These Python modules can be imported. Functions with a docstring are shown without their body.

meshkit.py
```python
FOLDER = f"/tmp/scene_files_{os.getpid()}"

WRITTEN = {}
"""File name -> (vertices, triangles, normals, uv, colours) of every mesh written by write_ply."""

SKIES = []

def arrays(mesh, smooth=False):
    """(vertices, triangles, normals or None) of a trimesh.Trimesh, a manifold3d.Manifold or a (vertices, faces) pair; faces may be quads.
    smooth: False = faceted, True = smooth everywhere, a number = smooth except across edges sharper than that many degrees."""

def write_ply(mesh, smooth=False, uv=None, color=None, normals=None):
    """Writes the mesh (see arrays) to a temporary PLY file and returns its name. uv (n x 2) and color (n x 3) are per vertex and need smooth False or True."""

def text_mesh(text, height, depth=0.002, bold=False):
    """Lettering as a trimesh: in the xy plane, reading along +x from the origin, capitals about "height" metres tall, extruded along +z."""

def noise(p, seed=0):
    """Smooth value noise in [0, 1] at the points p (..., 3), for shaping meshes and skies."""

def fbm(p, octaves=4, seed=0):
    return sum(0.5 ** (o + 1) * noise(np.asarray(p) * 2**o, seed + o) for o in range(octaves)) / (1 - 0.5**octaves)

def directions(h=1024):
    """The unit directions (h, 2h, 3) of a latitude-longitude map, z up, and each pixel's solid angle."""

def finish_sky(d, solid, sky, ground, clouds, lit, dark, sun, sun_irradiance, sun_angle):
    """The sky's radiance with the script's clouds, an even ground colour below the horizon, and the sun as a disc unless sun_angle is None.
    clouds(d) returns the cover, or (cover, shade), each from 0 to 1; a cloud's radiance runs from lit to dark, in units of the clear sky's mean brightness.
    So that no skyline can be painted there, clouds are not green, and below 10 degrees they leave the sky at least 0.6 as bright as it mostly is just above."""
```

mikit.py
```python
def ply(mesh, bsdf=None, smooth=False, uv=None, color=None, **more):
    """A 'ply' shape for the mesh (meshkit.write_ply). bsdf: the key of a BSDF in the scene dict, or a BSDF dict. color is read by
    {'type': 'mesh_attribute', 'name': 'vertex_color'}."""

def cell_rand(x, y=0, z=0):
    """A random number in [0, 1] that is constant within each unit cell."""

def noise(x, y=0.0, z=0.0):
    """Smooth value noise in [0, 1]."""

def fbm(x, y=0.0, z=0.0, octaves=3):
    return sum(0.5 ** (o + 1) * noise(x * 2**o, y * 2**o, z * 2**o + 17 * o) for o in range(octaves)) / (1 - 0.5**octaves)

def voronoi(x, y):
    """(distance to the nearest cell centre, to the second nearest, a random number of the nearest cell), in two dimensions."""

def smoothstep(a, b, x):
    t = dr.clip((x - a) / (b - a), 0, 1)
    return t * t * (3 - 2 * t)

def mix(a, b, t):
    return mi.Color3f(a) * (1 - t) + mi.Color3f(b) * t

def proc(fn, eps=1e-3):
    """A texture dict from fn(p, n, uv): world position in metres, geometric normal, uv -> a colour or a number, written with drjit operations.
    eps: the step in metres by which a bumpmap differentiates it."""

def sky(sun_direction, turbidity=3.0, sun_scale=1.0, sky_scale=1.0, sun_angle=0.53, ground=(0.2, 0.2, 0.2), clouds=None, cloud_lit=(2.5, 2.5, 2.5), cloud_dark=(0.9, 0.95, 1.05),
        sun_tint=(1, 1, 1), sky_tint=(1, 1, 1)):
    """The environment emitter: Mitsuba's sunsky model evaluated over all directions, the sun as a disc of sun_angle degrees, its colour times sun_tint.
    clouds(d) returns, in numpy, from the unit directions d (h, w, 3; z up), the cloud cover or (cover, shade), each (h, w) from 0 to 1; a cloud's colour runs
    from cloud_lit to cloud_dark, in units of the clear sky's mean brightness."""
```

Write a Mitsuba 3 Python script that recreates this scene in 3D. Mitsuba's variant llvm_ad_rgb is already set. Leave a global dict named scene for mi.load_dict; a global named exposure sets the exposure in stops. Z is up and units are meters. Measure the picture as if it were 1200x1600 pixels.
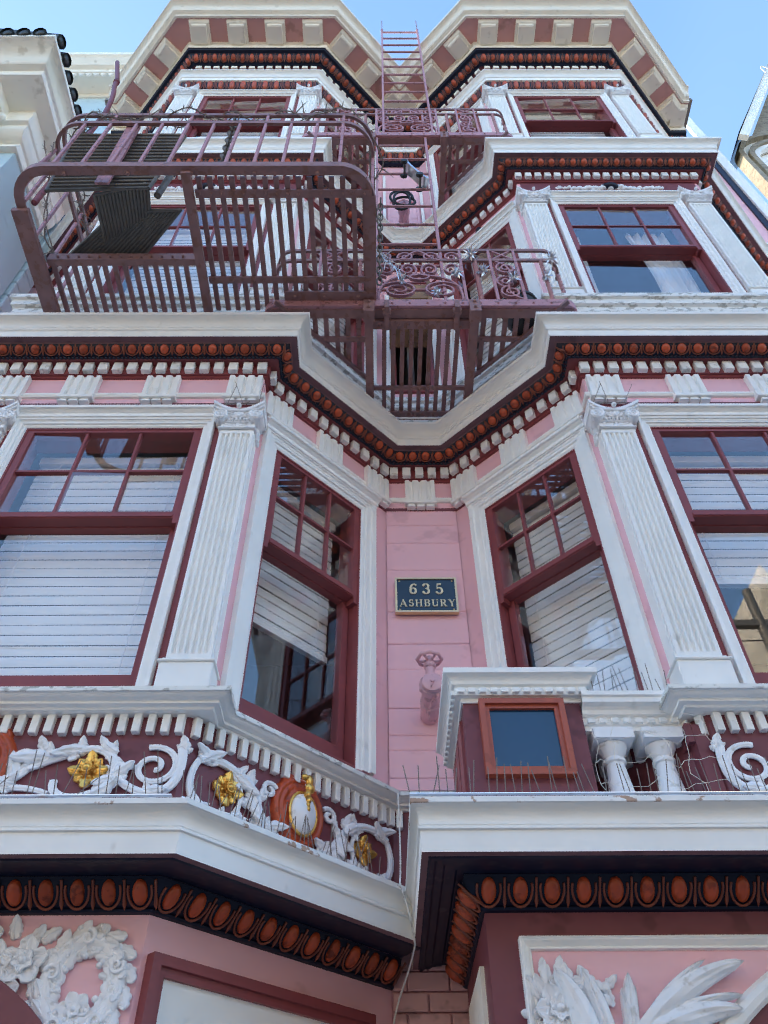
import math
import numpy as np, trimesh, mitsuba as mi, mikit, meshkit
from shapely.geometry import Polygon, box as sbox, LineString
from shapely.ops import unary_union
from mikit import fbm, noise, smoothstep, mix, cell_rand
from scipy.ndimage import gaussian_filter
T4 = mi.ScalarTransform4f
scene, labels = {}, {}
RNG = np.random.default_rng(7)

# ------------------------------------------------------------------ camera, sky, exposure
# All lengths below are written in units of three metres with the origin at the lens; put() turns them into metres above the pavement.
S, EYE = 3.0, 1.6
PITCH, YAW, ROLL, FPX = .8185, -.0075, -.0084, 1240.0
F_ = np.array([0, math.cos(PITCH), math.sin(PITCH)]); U_ = np.array([0, -math.sin(PITCH), math.cos(PITCH)]); R_ = np.array([1., 0, 0])
Z_ = np.array([[math.cos(YAW), -math.sin(YAW), 0], [math.sin(YAW), math.cos(YAW), 0], [0, 0, 1]])
F_, U_, R_ = Z_ @ F_, Z_ @ U_, Z_ @ R_
UP_ = -math.sin(ROLL) * R_ + math.cos(ROLL) * U_
scene['camera'] = {'type': 'perspective', 'fov': math.degrees(2 * math.atan(600 / FPX)), 'fov_axis': 'x', 'near_clip': .05, 'far_clip': 400.0,
                   'to_world': T4().look_at(origin=[0, 0, EYE], target=(np.array([0, 0, EYE]) + F_ * 5).tolist(), up=UP_.tolist())}
def veil(d):
    n = meshkit.fbm(d * [2.2, 2.2, 5.0] + [4.0, 1.0, 2.0], 4, 3)
    return .01 + .04 * np.clip((n - .42) * 2.2, 0, 1), np.zeros(n.shape)
scene['daylight'] = mikit.sky([-.62, .60, .56], turbidity=2.4, sun_scale=.70, sky_scale=1.75, ground=(.17, .165, .16), clouds=veil, cloud_lit=(2.1, 2.2, 2.3), sky_tint=(.98, 1.0, .99))
exposure = 3.38

# ------------------------------------------------------------------ materials
def rgb(*c): return {'type': 'rgb', 'value': list(c)}
def mat(key, col, rough=.5, amt=.10, sc=5., dirt=None, dk=.5, dsc=9., dlo=.60, dhi=.74, bump=0., bsc=40., spec=.5, metal=0., streak=1.):
    """Paint or metal: colour with a slow mottling, dirt in patches with an outline, and brush or rust relief."""
    c = tuple(col)
    def fn(p, n, uv):
        a = fbm(p.x * sc, p.y * sc, p.z * sc * .7, 3)
        out = mi.Color3f(*c) * (1 + amt * 2 * (a - .5))
        if dirt is not None:
            q = fbm(p.x * dsc + 3.1, p.y * dsc, p.z * dsc * streak + 7.7, 4)
            out = mix(out, dirt, smoothstep(dlo, dhi, q) * dk)
        return out
    b = {'type': 'principled', 'base_color': mikit.proc(fn), 'roughness': rough, 'specular': spec, 'metallic': metal}
    if bump:
        def bf(p, n, uv): return fbm(p.x * bsc, p.y * bsc, p.z * bsc * .8, 2)
        b = {'type': 'bumpmap', 'arbitrary': mikit.proc(bf, eps=.004), 'scale': bump, 'bsdf': b}
    scene[key] = {'type': 'twosided', 'bsdf': b}
    return key
WHITE = mat('white_paint', (.78, .775, .74), .42, .05, 6, (.46, .44, .39), .40, 14., .68, .88, streak=.6)
CREAM = mat('cream_paint', (.78, .74, .64), .45, .06, 5, (.46, .41, .32), .4, 13., .64, .84)
PINK = mat('pink_paint', (.76, .445, .485), .48, .05, 3, (.52, .27, .30), .4, 7., .62, .76, bump=.003, bsc=30)
WINE = mat('wine_paint', (.175, .052, .064), .42, .14, 5, (.09, .025, .030), .5, 9., .58, .70, spec=.3, bump=.0015, bsc=45)
MAUVE = mat('mauve_soffit_paint', (.175, .092, .104), .45, .10, 5, (.10, .05, .06), .5, 9., .6, .74, spec=.3)
SASH = mat('sash_paint', (.230, .056, .060), .40, .12, 6, spec=.3)
IRON = mat('iron_paint', (.255, .140, .134), .46, .22, 14, (.20, .085, .05), .6, 26., .58, .68, spec=.35, bump=.0015, bsc=90)
ROSE = mat('rose_iron_paint', (.40, .195, .215), .45, .12, 12, (.16, .07, .06), .7, 30., .60, .70)
NAVY = mat('navy_paint', (.008, .011, .028), .42, .2, 12, (.03, .032, .04), .4, 20., .60, .72, spec=.25, bump=.0015, bsc=60)
BRICK = mat('brick_red_paint', (.34, .070, .036), .38, .14, 10, (.20, .04, .02), .5, 22., .6, .72)
ORANGE = mat('orange_paint', (.43, .068, .021), .38, .2, 14, (.14, .022, .010), .5, 26., .55, .70, bump=.003, bsc=60)
ORANGE2 = mat('worn_orange_paint', (.32, .054, .019), .45, .25, 14, (.10, .018, .010), .7, 34., .52, .66, spec=.35)
WHITE2 = mat('worn_white_paint', (.70, .70, .67), .48, .07, 12, (.33, .30, .25), .6, 30., .58, .74)
GRIMY = mat('grimy_white_paint', (.72, .72, .68), .5, .07, 9, (.20, .19, .15), .60, 26., .53, .66, streak=1.6)
LIP = mat('rusty_white_lip', (.74, .75, .73), .45, .06, 9, (.30, .13, .045), .8, 24., .64, .70)
VALVE = mat('valve_paint', (.60, .35, .385), .4, .12, 20, (.30, .16, .18), .5, 30., .56, .7)
IVORY = mat('ivory_paint', (.80, .78, .69), .45, .06, 5, (.42, .37, .28), .5, 9., .62, .80)
TAN = mat('tan_shingle', (.30, .245, .165), .6, .3, 9, (.12, .09, .06), .5, 18., .52, .64)
RUST = mat('brown_ornament_paint', (.20, .050, .026), .42, .2, 16)
PEACH = mat('soffit_paint', (.54, .28, .26), .5, .08, 3, (.25, .12, .09), .5, 5., .58, .72)
GOLD = mat('gold_leaf', (.83, .50, .12), .30, .14, 40, (.26, .11, .025), .7, 60., .54, .66, metal=.8)
PLASTER = mat('white_ornament_paint', (.76, .77, .78), .36, .05, 14, (.40, .37, .31), .5, 26., .62, .80, bump=.001, bsc=90)
BRASS = mat('brass', (.70, .52, .30), .35, .1, 30, metal=.6)
PLATE = mat('plate_enamel', (.010, .030, .058), .35, .1, 20)
TWIG = mat('grey_wire', (.20, .16, .14), .6, .3, 40)
SILVER = mat('silver_foil', (.75, .75, .76), .22, .1, 40, metal=.9)
BLACK = mat('black_rubber', (.018, .017, .017), .5, .2, 30)
SLATM = mat('dark_slats', (.125, .116, .102), .5, .3, 25, (.17, .135, .09), .5, 40., .55, .68)
BLUE = mat('blue_wall_paint', (.40, .52, .56), .5, .06, 3, (.28, .36, .38), .5, 4., .58, .72)
TILE = mat('dark_roof_tile', (.030, .034, .032), .4, .3, 10)
BLIND = mat('blind_slat', (.76, .75, .71), .45, .04, 8)
CLOTH = mat('curtain_cloth', (.80, .79, .76), .8, .05, 8)
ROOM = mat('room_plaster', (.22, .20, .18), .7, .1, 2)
WOOD = mat('crate_wood', (.24, .13, .06), .6, .3, 9, (.07, .04, .025), .6, 14., .5, .66)
ASPHALT = mat('asphalt', (.055, .055, .057), .8, .2, 4)
PAVING = mat('pavement_concrete', (.31, .295, .275), .8, .12, 3)
STUCCO = mat('far_stucco', (.62, .54, .42), .6, .1, 1.2)
FARWALL = mat('far_wall', (.26, .20, .18), .6, .1, 1.2)
MASONRY = mat('painted_block', (.62, .36, .355), .6, .10, 6, (.26, .14, .13), .55, 10., .55, .70, bump=.004, bsc=30)
scene['pane_glass'] = {'type': 'thindielectric', 'int_ior': 1.72}
GLASS = 'pane_glass'
scene['dark_glass'] = {'type': 'twosided', 'bsdf': {'type': 'principled', 'base_color': rgb(.008, .040, .095), 'roughness': .06, 'specular': .6}}

# ------------------------------------------------------------------ helpers
COUNT = {}
def numbered(key):
    n = COUNT.get(key, -1) + 1; COUNT[key] = n
    return key if n == 0 else f'{key}_{n:03d}'
def put(v): return np.asarray(v, float) * S + [0, 0, EYE]
def add(key, mesh, bsdf, smooth=False, label=None, kind=None):
    """One entry of the scene from (vertices, faces) in units; returns its key."""
    v, f = mesh if isinstance(mesh, tuple) else (mesh.vertices, mesh.faces)
    f = np.asarray(f)
    if f.shape[1] == 4: f = np.vstack([f[:, [0, 1, 2]], f[:, [0, 2, 3]]])
    key = numbered(key)
    scene[key] = mikit.ply((put(v), f), bsdf, smooth)
    if label: labels.setdefault(key, {})['label'] = label
    if kind: labels.setdefault(key, {})['kind'] = kind
    return key
PROTO = {}
def proto(name, mesh, bsdf, smooth=False):
    v, f = mesh if isinstance(mesh, tuple) else (mesh.vertices, mesh.faces)
    PROTO[name] = mikit.ply((np.asarray(v), np.asarray(f)), bsdf, smooth)
def copy(key, name, R, t, label=None):
    """One more entry that reuses a proto's mesh: R holds the local axes as columns, t the place, both in units."""
    M = np.eye(4); M[:3, :3] = np.asarray(R) * S; M[:3, 3] = put(t)
    key = numbered(key)
    scene[key] = {**PROTO[name], 'to_world': T4(M.tolist())}
    if label: labels.setdefault(key, {})['label'] = label
    return key
def thing(key, label, cat, group=None, kind=None):
    key = numbered(key)
    labels[key] = {'label': label, 'category': cat}
    if group: labels[key]['group'] = group
    if kind: labels[key]['kind'] = kind
    return key
def join(ms):
    vs, fs, n = [], [], 0
    for m in ms:
        v, f = m if isinstance(m, tuple) else (np.asarray(m.vertices), np.asarray(m.faces))
        f = np.asarray(f)
        if f.shape[1] == 4: f = np.vstack([f[:, [0, 1, 2]], f[:, [0, 2, 3]]])
        vs.append(np.asarray(v, float)); fs.append(f + n); n += len(v)
    return np.vstack(vs), np.vstack(fs)
BOXV = np.array([[x, y, z] for x in (0, 1) for y in (0, 1) for z in (0, 1)], float)
BOXF = np.array([[0, 1, 3], [0, 3, 2], [4, 6, 7], [4, 7, 5], [0, 4, 5], [0, 5, 1], [2, 3, 7], [2, 7, 6], [0, 2, 6], [0, 6, 4], [1, 5, 7], [1, 7, 3]])
def bx(x0, x1, y0, y1, z0, z1):
    return BOXV * [x1 - x0, y1 - y0, z1 - z0] + [x0, y0, z0], BOXF
def cbox(x0, x1, y0, y1, z0, z1, c=.0012):
    """A box with chamfered edges."""
    lo, hi = np.array([x0, y0, z0]), np.array([x1, y1, z1]); c = min(c, (hi - lo).min() * .3)
    pts = []
    for k in range(3):
        a, b = lo + c, hi - c
        a[k], b[k] = lo[k], hi[k]
        pts.append(BOXV * (b - a) + a)
    h = trimesh.convex.convex_hull(np.vstack(pts))
    return np.asarray(h.vertices), np.asarray(h.faces)
def tube(pts, r, n=7, closed=False):
    p = np.asarray(pts, float); r = np.broadcast_to(r, (len(p),))
    if closed:
        t = np.roll(p, -1, 0) - np.roll(p, 1, 0)
    else: t = np.gradient(p, axis=0)
    t = t / (np.linalg.norm(t, axis=1, keepdims=True) + 1e-12)
    a = np.cross(t[0], [0, 0, 1.] if abs(t[0, 2]) < .9 else [1., 0, 0]); a /= np.linalg.norm(a)
    A_ = []
    for k in range(len(p)):
        a = a - t[k] * (a @ t[k]); a /= np.linalg.norm(a) + 1e-12; A_.append(a.copy())
    A_ = np.array(A_); B_ = np.cross(t, A_); g = np.arange(n) * 2 * np.pi / n
    v = p[:, None] + r[:, None, None] * (np.cos(g)[None, :, None] * A_[:, None] + np.sin(g)[None, :, None] * B_[:, None])
    m = len(p); i, j = np.meshgrid(np.arange(m if closed else m - 1), np.arange(n), indexing='ij'); i2 = (i + 1) % m; j2 = (j + 1) % n
    f = np.stack([i * n + j, i * n + j2, i2 * n + j2, i2 * n + j], -1).reshape(-1, 4)
    v = v.reshape(-1, 3)
    f = np.vstack([f[:, [0, 1, 2]], f[:, [0, 2, 3]]])
    if not closed:
        k = len(v); v = np.vstack([v, p[:1], p[-1:]])
        c0 = np.stack([np.full(n, k), (np.arange(n) + 1) % n, np.arange(n)], 1); o = (m - 1) * n
        c1 = np.stack([np.full(n, k + 1), o + np.arange(n), o + (np.arange(n) + 1) % n], 1)
        f = np.vstack([f, c0, c1])
    return v, f
def ribbon(pts, w, d, up):
    """A flat bar of width w along each point's side direction and depth d along up."""
    p = np.asarray(pts, float); t = np.gradient(p, axis=0); t /= np.linalg.norm(t, axis=1, keepdims=True) + 1e-12
    up = np.broadcast_to(np.asarray(up, float), p.shape); s = np.cross(t, up); s /= np.linalg.norm(s, axis=1, keepdims=True) + 1e-12
    v = np.stack([p - s * w / 2 - up * d / 2, p + s * w / 2 - up * d / 2, p + s * w / 2 + up * d / 2, p - s * w / 2 + up * d / 2], 1).reshape(-1, 3)
    q = []
    for k in range(len(p) - 1):
        for j in range(4): q.append([k * 4 + j, k * 4 + (j + 1) % 4, k * 4 + 4 + (j + 1) % 4, k * 4 + 4 + j])
    e = (len(p) - 1) * 4
    q += [[0, 3, 2, 1], [e, e + 1, e + 2, e + 3]]
    q = np.array(q)
    return v, np.vstack([q[:, [0, 1, 2]], q[:, [0, 2, 3]]])
def bar(p0, p1, w, d, up=(0, 0, 1.)):
    return ribbon([p0, p1], w, d, up)
def lathe(prof, n=20):
    """Turns (radius, height) points about z."""
    prof = np.asarray(prof, float); g = np.arange(n) * 2 * np.pi / n
    v = np.stack([prof[:, 0][:, None] * np.cos(g), prof[:, 0][:, None] * np.sin(g), np.repeat(prof[:, 1][:, None], n, 1)], -1).reshape(-1, 3)
    i, j = np.meshgrid(np.arange(len(prof) - 1), np.arange(n), indexing='ij'); j2 = (j + 1) % n
    q = np.stack([i * n + j, i * n + j2, (i + 1) * n + j2, (i + 1) * n + j], -1).reshape(-1, 4)
    return v, np.vstack([q[:, [0, 1, 2]], q[:, [0, 2, 3]]])
def ellipsoid(a, b, c, n=10):
    m = trimesh.creation.uv_sphere(1.0, count=[n, int(n * 1.4)])
    return np.asarray(m.vertices) * [a, b, c], np.asarray(m.faces)
def moved(m, t=(0, 0, 0), R=None):
    v, f = m
    v = np.asarray(v) @ np.asarray(R).T if R is not None else np.asarray(v)
    return v + np.asarray(t, float), f
def rotm(axis, deg):
    return trimesh.transformations.rotation_matrix(math.radians(deg), axis)[:3, :3]
def extr(poly, d0, d1):
    """A shapely polygon in (s, z) thickened from d0 to d1, in face coordinates (s, z, d)."""
    out = []
    for g in getattr(poly, 'geoms', [poly]):
        m = trimesh.creation.extrude_polygon(g, d1 - d0, engine='earcut')
        out.append((np.asarray(m.vertices) + [0, 0, d0], np.asarray(m.faces)))
    return join(out)

# ------------------------------------------------------------------ the plan of the front: a recess on the axis, a bay on either side
AX = .1005
HREC, YREC, YWALL, CS, HOUT = .085, 1.33, 1.03, 1.415, .943
YMAIN = 1.39                     # the plain ends of the front, beyond the bays
R2 = math.sqrt(.5)
class Face:
    def __init__(self, h0, y0, e, mirror):
        self.o, self.e, self.n, self.m = np.array([h0, y0]), np.array(e, float), np.array([e[1], -e[0]], float), mirror
    def __call__(self, mesh):
        """(s, z, d) to units: along the wall, up, outwards."""
        v, f = mesh if isinstance(mesh, tuple) else (mesh.vertices, mesh.faces)
        v = np.asarray(v, float); f = np.asarray(f)
        hy = self.o + v[:, :1] * self.e + v[:, 2:3] * self.n
        x = AX - hy[:, 0] if self.m else AX + hy[:, 0]
        return np.stack([x, hy[:, 1], v[:, 1]], 1), (f[:, ::-1] if self.m else f)
    def pt(self, s, z, d=0): return self((np.array([[s, z, d]], float), np.zeros((0, 3), int)))[0][0]
    def axes(self):
        """columns: along, outwards, up (a proper rotation)"""
        sg = -1 if self.m else 1
        e = np.array([sg * self.e[0], self.e[1], 0]); n = np.array([sg * self.n[0], self.n[1], 0])
        if np.linalg.det(np.stack([e, n, [0, 0, 1.]], 1)) < 0: e = -e
        return np.stack([e, n, [0, 0, 1.]], 1)
LF, RF = Face(0, YWALL, (1, 0), True), Face(0, YWALL, (1, 0), False)
LA, RA = Face(HREC, YREC, (R2, -R2), True), Face(HREC, YREC, (R2, -R2), False)
LO, RO = Face(HOUT, YWALL, (R2, R2), True), Face(HOUT, YWALL, (R2, R2), False)
RC = Face(0, YREC, (1, 0), False)
SA = (.385 - HREC) / R2          # length of the angled walls
FRONTS = {'LF': LF, 'LA': LA, 'RC': RC, 'RA': RA, 'RF': RF, 'LO': LO, 'RO': RO}

def half(o, ress, yf=1.015, hend=1.45):
    """The right half of the plan offset outwards by o, from the axis to the right end."""
    k = .41421
    if HREC - k * o > 0: pts = [(HREC - k * o, YREC - o)]
    else: pts = [(0., CS - 1.41421 * o)] * 1
    if ress:
        pts += [(.362 - o, CS - 1.41421 * o - .362 + o), (.362 - o, yf - o), (.966 + o, yf - o), (.966 + o, 1.053 - k * o)]
    else:
        pts += [(.385 - k * o, YWALL - o), (HOUT + k * o, YWALL - o)]
    hm = YMAIN - .087 + k * o
    return pts + [(hm, YMAIN - o), (max(hend, hm + .004), YMAIN - o)]
def both(o, ress, **kw):
    h = half(o, ress, **kw)
    return [(AX - a, b) for a, b in h[::-1]] + [(AX + a, b) for a, b in h]
def sweep(poly, prof):
    rows = [np.array([(x, y, z) for x, y in poly(o)]) for o, z in prof]
    n = len(rows[0]); v = np.vstack(rows); q = []
    for k in range(len(rows) - 1):
        for j in range(n - 1): q.append([k * n + j, k * n + j + 1, (k + 1) * n + j + 1, (k + 1) * n + j])
    q = np.array(q)
    return v, np.vstack([q[:, [0, 1, 2]], q[:, [0, 2, 3]]])
def arcp(o0, z0, o1, z1, bulge, n=6):
    """Profile points from (o0, z0) to (o1, z1), bulging to one side."""
    t = np.linspace(0, 1, n); dx, dz = o1 - o0, z1 - z0; b = bulge * 4 * t * (1 - t)
    return [(o0 + dx * a - dz * c, z0 + dz * a + dx * c) for a, c in zip(t, b)]
def stations(poly, o, pitch, trim=0., vis=None, least=1):
    """Places at about the given pitch along each straight of the plan at offset o: (point, along, outward)."""
    p = poly(o); out = []
    for a, b in zip(p[:-1], p[1:]):
        a, b = np.array(a), np.array(b); L = np.linalg.norm(b - a)
        if L < pitch * .55: continue
        e = (b - a) / L; nrm = np.array([e[1], -e[0]]); n = max(least, round((L - 2 * trim) / pitch))
        for k in range(n):
            c = a + e * (trim + (L - 2 * trim) * (k + .5) / n)
            if vis is None or vis(c): out.append((c, e, nrm))
    return out
def relief(curves, s0, s1, z0, z1, res, top=1.0, soft=1.0, noise_amp=0., seed=1, groove=.38):
    """Plaster relief: each curve is (points, radii, height factor); heights join by maximum. Returns a mesh in face coordinates."""
    ns, nz = int((s1 - s0) / res) + 2, int((z1 - z0) / res) + 2
    gs, gz = s0 + np.arange(ns) * res, z0 + np.arange(nz) * res
    H = np.zeros((nz, ns))
    for pts, rad, hf in curves:
        pts = np.asarray(pts, float); rad = np.broadcast_to(rad, (len(pts),))
        if len(pts) > 1:
            L = np.r_[0, np.cumsum(np.linalg.norm(np.diff(pts, axis=0), axis=1))]; m = max(2, int(L[-1] / (res * .7)))
            u = np.linspace(0, L[-1], m); pts = np.stack([np.interp(u, L, pts[:, k]) for k in (0, 1)], 1); rad = np.interp(u, L, rad)
        for (x, z), r in zip(pts, rad):
            i0, i1 = max(0, int((x - r - s0) / res)), min(ns, int((x + r - s0) / res) + 2); j0, j1 = max(0, int((z - r - z0) / res)), min(nz, int((z + r - z0) / res) + 2)
            if i1 <= i0 or j1 <= j0: continue
            d2 = (gs[i0:i1][None] - x) ** 2 + (gz[j0:j1][:, None] - z) ** 2
            h_ = hf * np.sqrt(np.maximum(r * r - d2, 0))
            H[j0:j1, i0:i1] = np.maximum(H[j0:j1, i0:i1], h_)
    on = H > 0
    V = np.zeros_like(H)
    for pts, rad, hf in curves:
        pts = np.asarray(pts, float)
        if len(pts) < 4: continue
        rad = np.broadcast_to(rad, (len(pts),)); L = np.r_[0, np.cumsum(np.linalg.norm(np.diff(pts, axis=0), axis=1))]; m = max(2, int(L[-1] / (res * .7))); u = np.linspace(0, L[-1], m)
        for x, z, r in zip(np.interp(u, L, pts[:, 0]), np.interp(u, L, pts[:, 1]), np.interp(u, L, rad)):
            w = max(.30 * r, res * .8); i0, i1 = max(0, int((x - 2 * w - s0) / res)), min(ns, int((x + 2 * w - s0) / res) + 2); j0, j1 = max(0, int((z - 2 * w - z0) / res)), min(nz, int((z + 2 * w - z0) / res) + 2)
            if i1 <= i0 or j1 <= j0: continue
            d2 = (gs[i0:i1][None] - x) ** 2 + (gz[j0:j1][:, None] - z) ** 2
            V[j0:j1, i0:i1] = np.maximum(V[j0:j1, i0:i1], groove * r * np.exp(-d2 / (w * w)))
    H = np.where(on, np.maximum(H - V, .0006), 0)
    if noise_amp:
        X, Zz = np.meshgrid(gs, gz); n = meshkit.fbm(np.stack([X / (res * 9), Zz / (res * 9), X * 0 + seed], -1), 3, seed)
        H = H * (1 + noise_amp * (n - .5) * 2)
    H = np.where(on, gaussian_filter(H, soft), gaussian_filter(H, soft) * .0) if soft else H
    X, Zz = np.meshgrid(gs, gz); idx = np.full(H.shape, -1)
    keep = on[:-1, :-1] | on[1:, :-1] | on[:-1, 1:] | on[1:, 1:]
    use = np.zeros_like(on); use[:-1, :-1] |= keep; use[1:, :-1] |= keep; use[:-1, 1:] |= keep; use[1:, 1:] |= keep
    idx[use] = np.arange(use.sum())
    v = np.stack([X[use], Zz[use], np.where(on, np.maximum(H, 0) + .0008, -.0004)[use] * top], 1)
    j, i = np.nonzero(keep)
    q = np.stack([idx[j, i], idx[j, i + 1], idx[j + 1, i + 1], idx[j + 1, i]], 1)
    return v, np.vstack([q[:, [0, 1, 2]], q[:, [0, 2, 3]]])
def spiral(c, r0, turns, a0, sgn=1, n=40, r1=.12):
    t = np.linspace(0, 1, n); r = r0 * (1 - t * (1 - r1)); a = a0 + sgn * t * turns * 2 * np.pi
    return np.stack([c[0] + r * np.cos(a), c[1] + r * np.sin(a)], 1)
def bez(p0, p1, p2, p3, n=16):
    t = np.linspace(0, 1, n)[:, None]; p0, p1, p2, p3 = map(np.asarray, (p0, p1, p2, p3))
    return (1 - t) ** 3 * p0 + 3 * (1 - t) ** 2 * t * p1 + 3 * (1 - t) * t * t * p2 + t ** 3 * p3
def acanthus(p0, ang, L, curl, w, lobes=5, sgn=1):
    """A leaf as relief curves: a midrib that curls, with pointed lobes on both sides."""
    t = np.linspace(0, 1, 14); a = ang + curl * t ** 1.4
    st = np.stack([np.cos(a), np.sin(a)], 1) * L / 13; mid = np.vstack([[0, 0], np.cumsum(st, 0)[:-1]]) + p0
    cur = [(mid, w * .34 * (1 - .75 * t), 1.)]
    for k in range(lobes):
        u = (k + .6) / lobes * .92; i = int(u * 13)
        for sd in (-1, 1):
            la = a[i] + sd * (1.0 - .5 * u); ll = w * (1.05 - .65 * u)
            q = bez(mid[i], mid[i] + ll * .4 * np.array([math.cos(la), math.sin(la)]), mid[i] + ll * .8 * np.array([math.cos(la - sd * .3), math.sin(la - sd * .3)]), mid[i] + ll * np.array([math.cos(la - sd * .7), math.sin(la - sd * .7)]), 7)
            cur.append((q, w * .22 * np.linspace(1, .35, 7) * (1.1 - .5 * u), .85))
    return cur

def leaf3d(p, ang, L, W, d0, bend=0., lift=.3, tip=.25, lobes=4, cup=.35, nu=15, nv=9):
    """A carved leaf in face coordinates: lobed outline, raised ribs, the tip curling off the ground."""
    u = np.linspace(0, 1, nu); a = ang + bend * u; st = np.stack([np.cos(a), np.sin(a)], 1) * L / (nu - 1)
    mid = np.vstack([[0, 0], np.cumsum(st, 0)[:-1]]) + p; nn = np.stack([-np.sin(a), np.cos(a)], 1)
    w = W / 2 * (np.sin(np.pi * np.clip(.10 + .90 * u, 0, 1)) ** .6) * (.72 + .28 * np.abs(np.sin(lobes * np.pi * u ** .9))) * (1 - .15 * u)
    v = np.linspace(-1, 1, nv)
    sz = mid[:, None] + nn[:, None] * (w[:, None] * v[None])[..., None]
    d = d0 + L * (lift * np.sin(np.pi * np.clip(u * .75, 0, 1)) * .8 + tip * np.maximum(u - .6, 0) ** 1.5)[:, None] - cup * w[:, None] * np.abs(v[None]) ** 1.6 + W * .05 * np.cos(v[None] * np.pi * 3) * (1 - u[:, None] * .5)
    P = np.concatenate([sz, d[..., None]], -1).reshape(-1, 3); B = P.copy(); B[:, 2] -= W * .10 + .001
    i, j = np.meshgrid(np.arange(nu - 1), np.arange(nv - 1), indexing='ij')
    q = np.stack([i * nv + j, i * nv + j + 1, (i + 1) * nv + j + 1, (i + 1) * nv + j], -1).reshape(-1, 4); n = len(P)
    edge = np.r_[np.arange(nv), np.arange(1, nu) * nv + nv - 1, (nu - 1) * nv + np.arange(nv - 2, -1, -1), np.arange(nu - 2, -1, -1) * nv]
    e2 = np.roll(edge, -1); q = np.vstack([q, q[:, ::-1] + n, np.stack([edge, edge + n, e2 + n, e2], 1)])
    return np.vstack([P, B]), np.vstack([q[:, [0, 1, 2]], q[:, [0, 2, 3]]])
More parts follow.
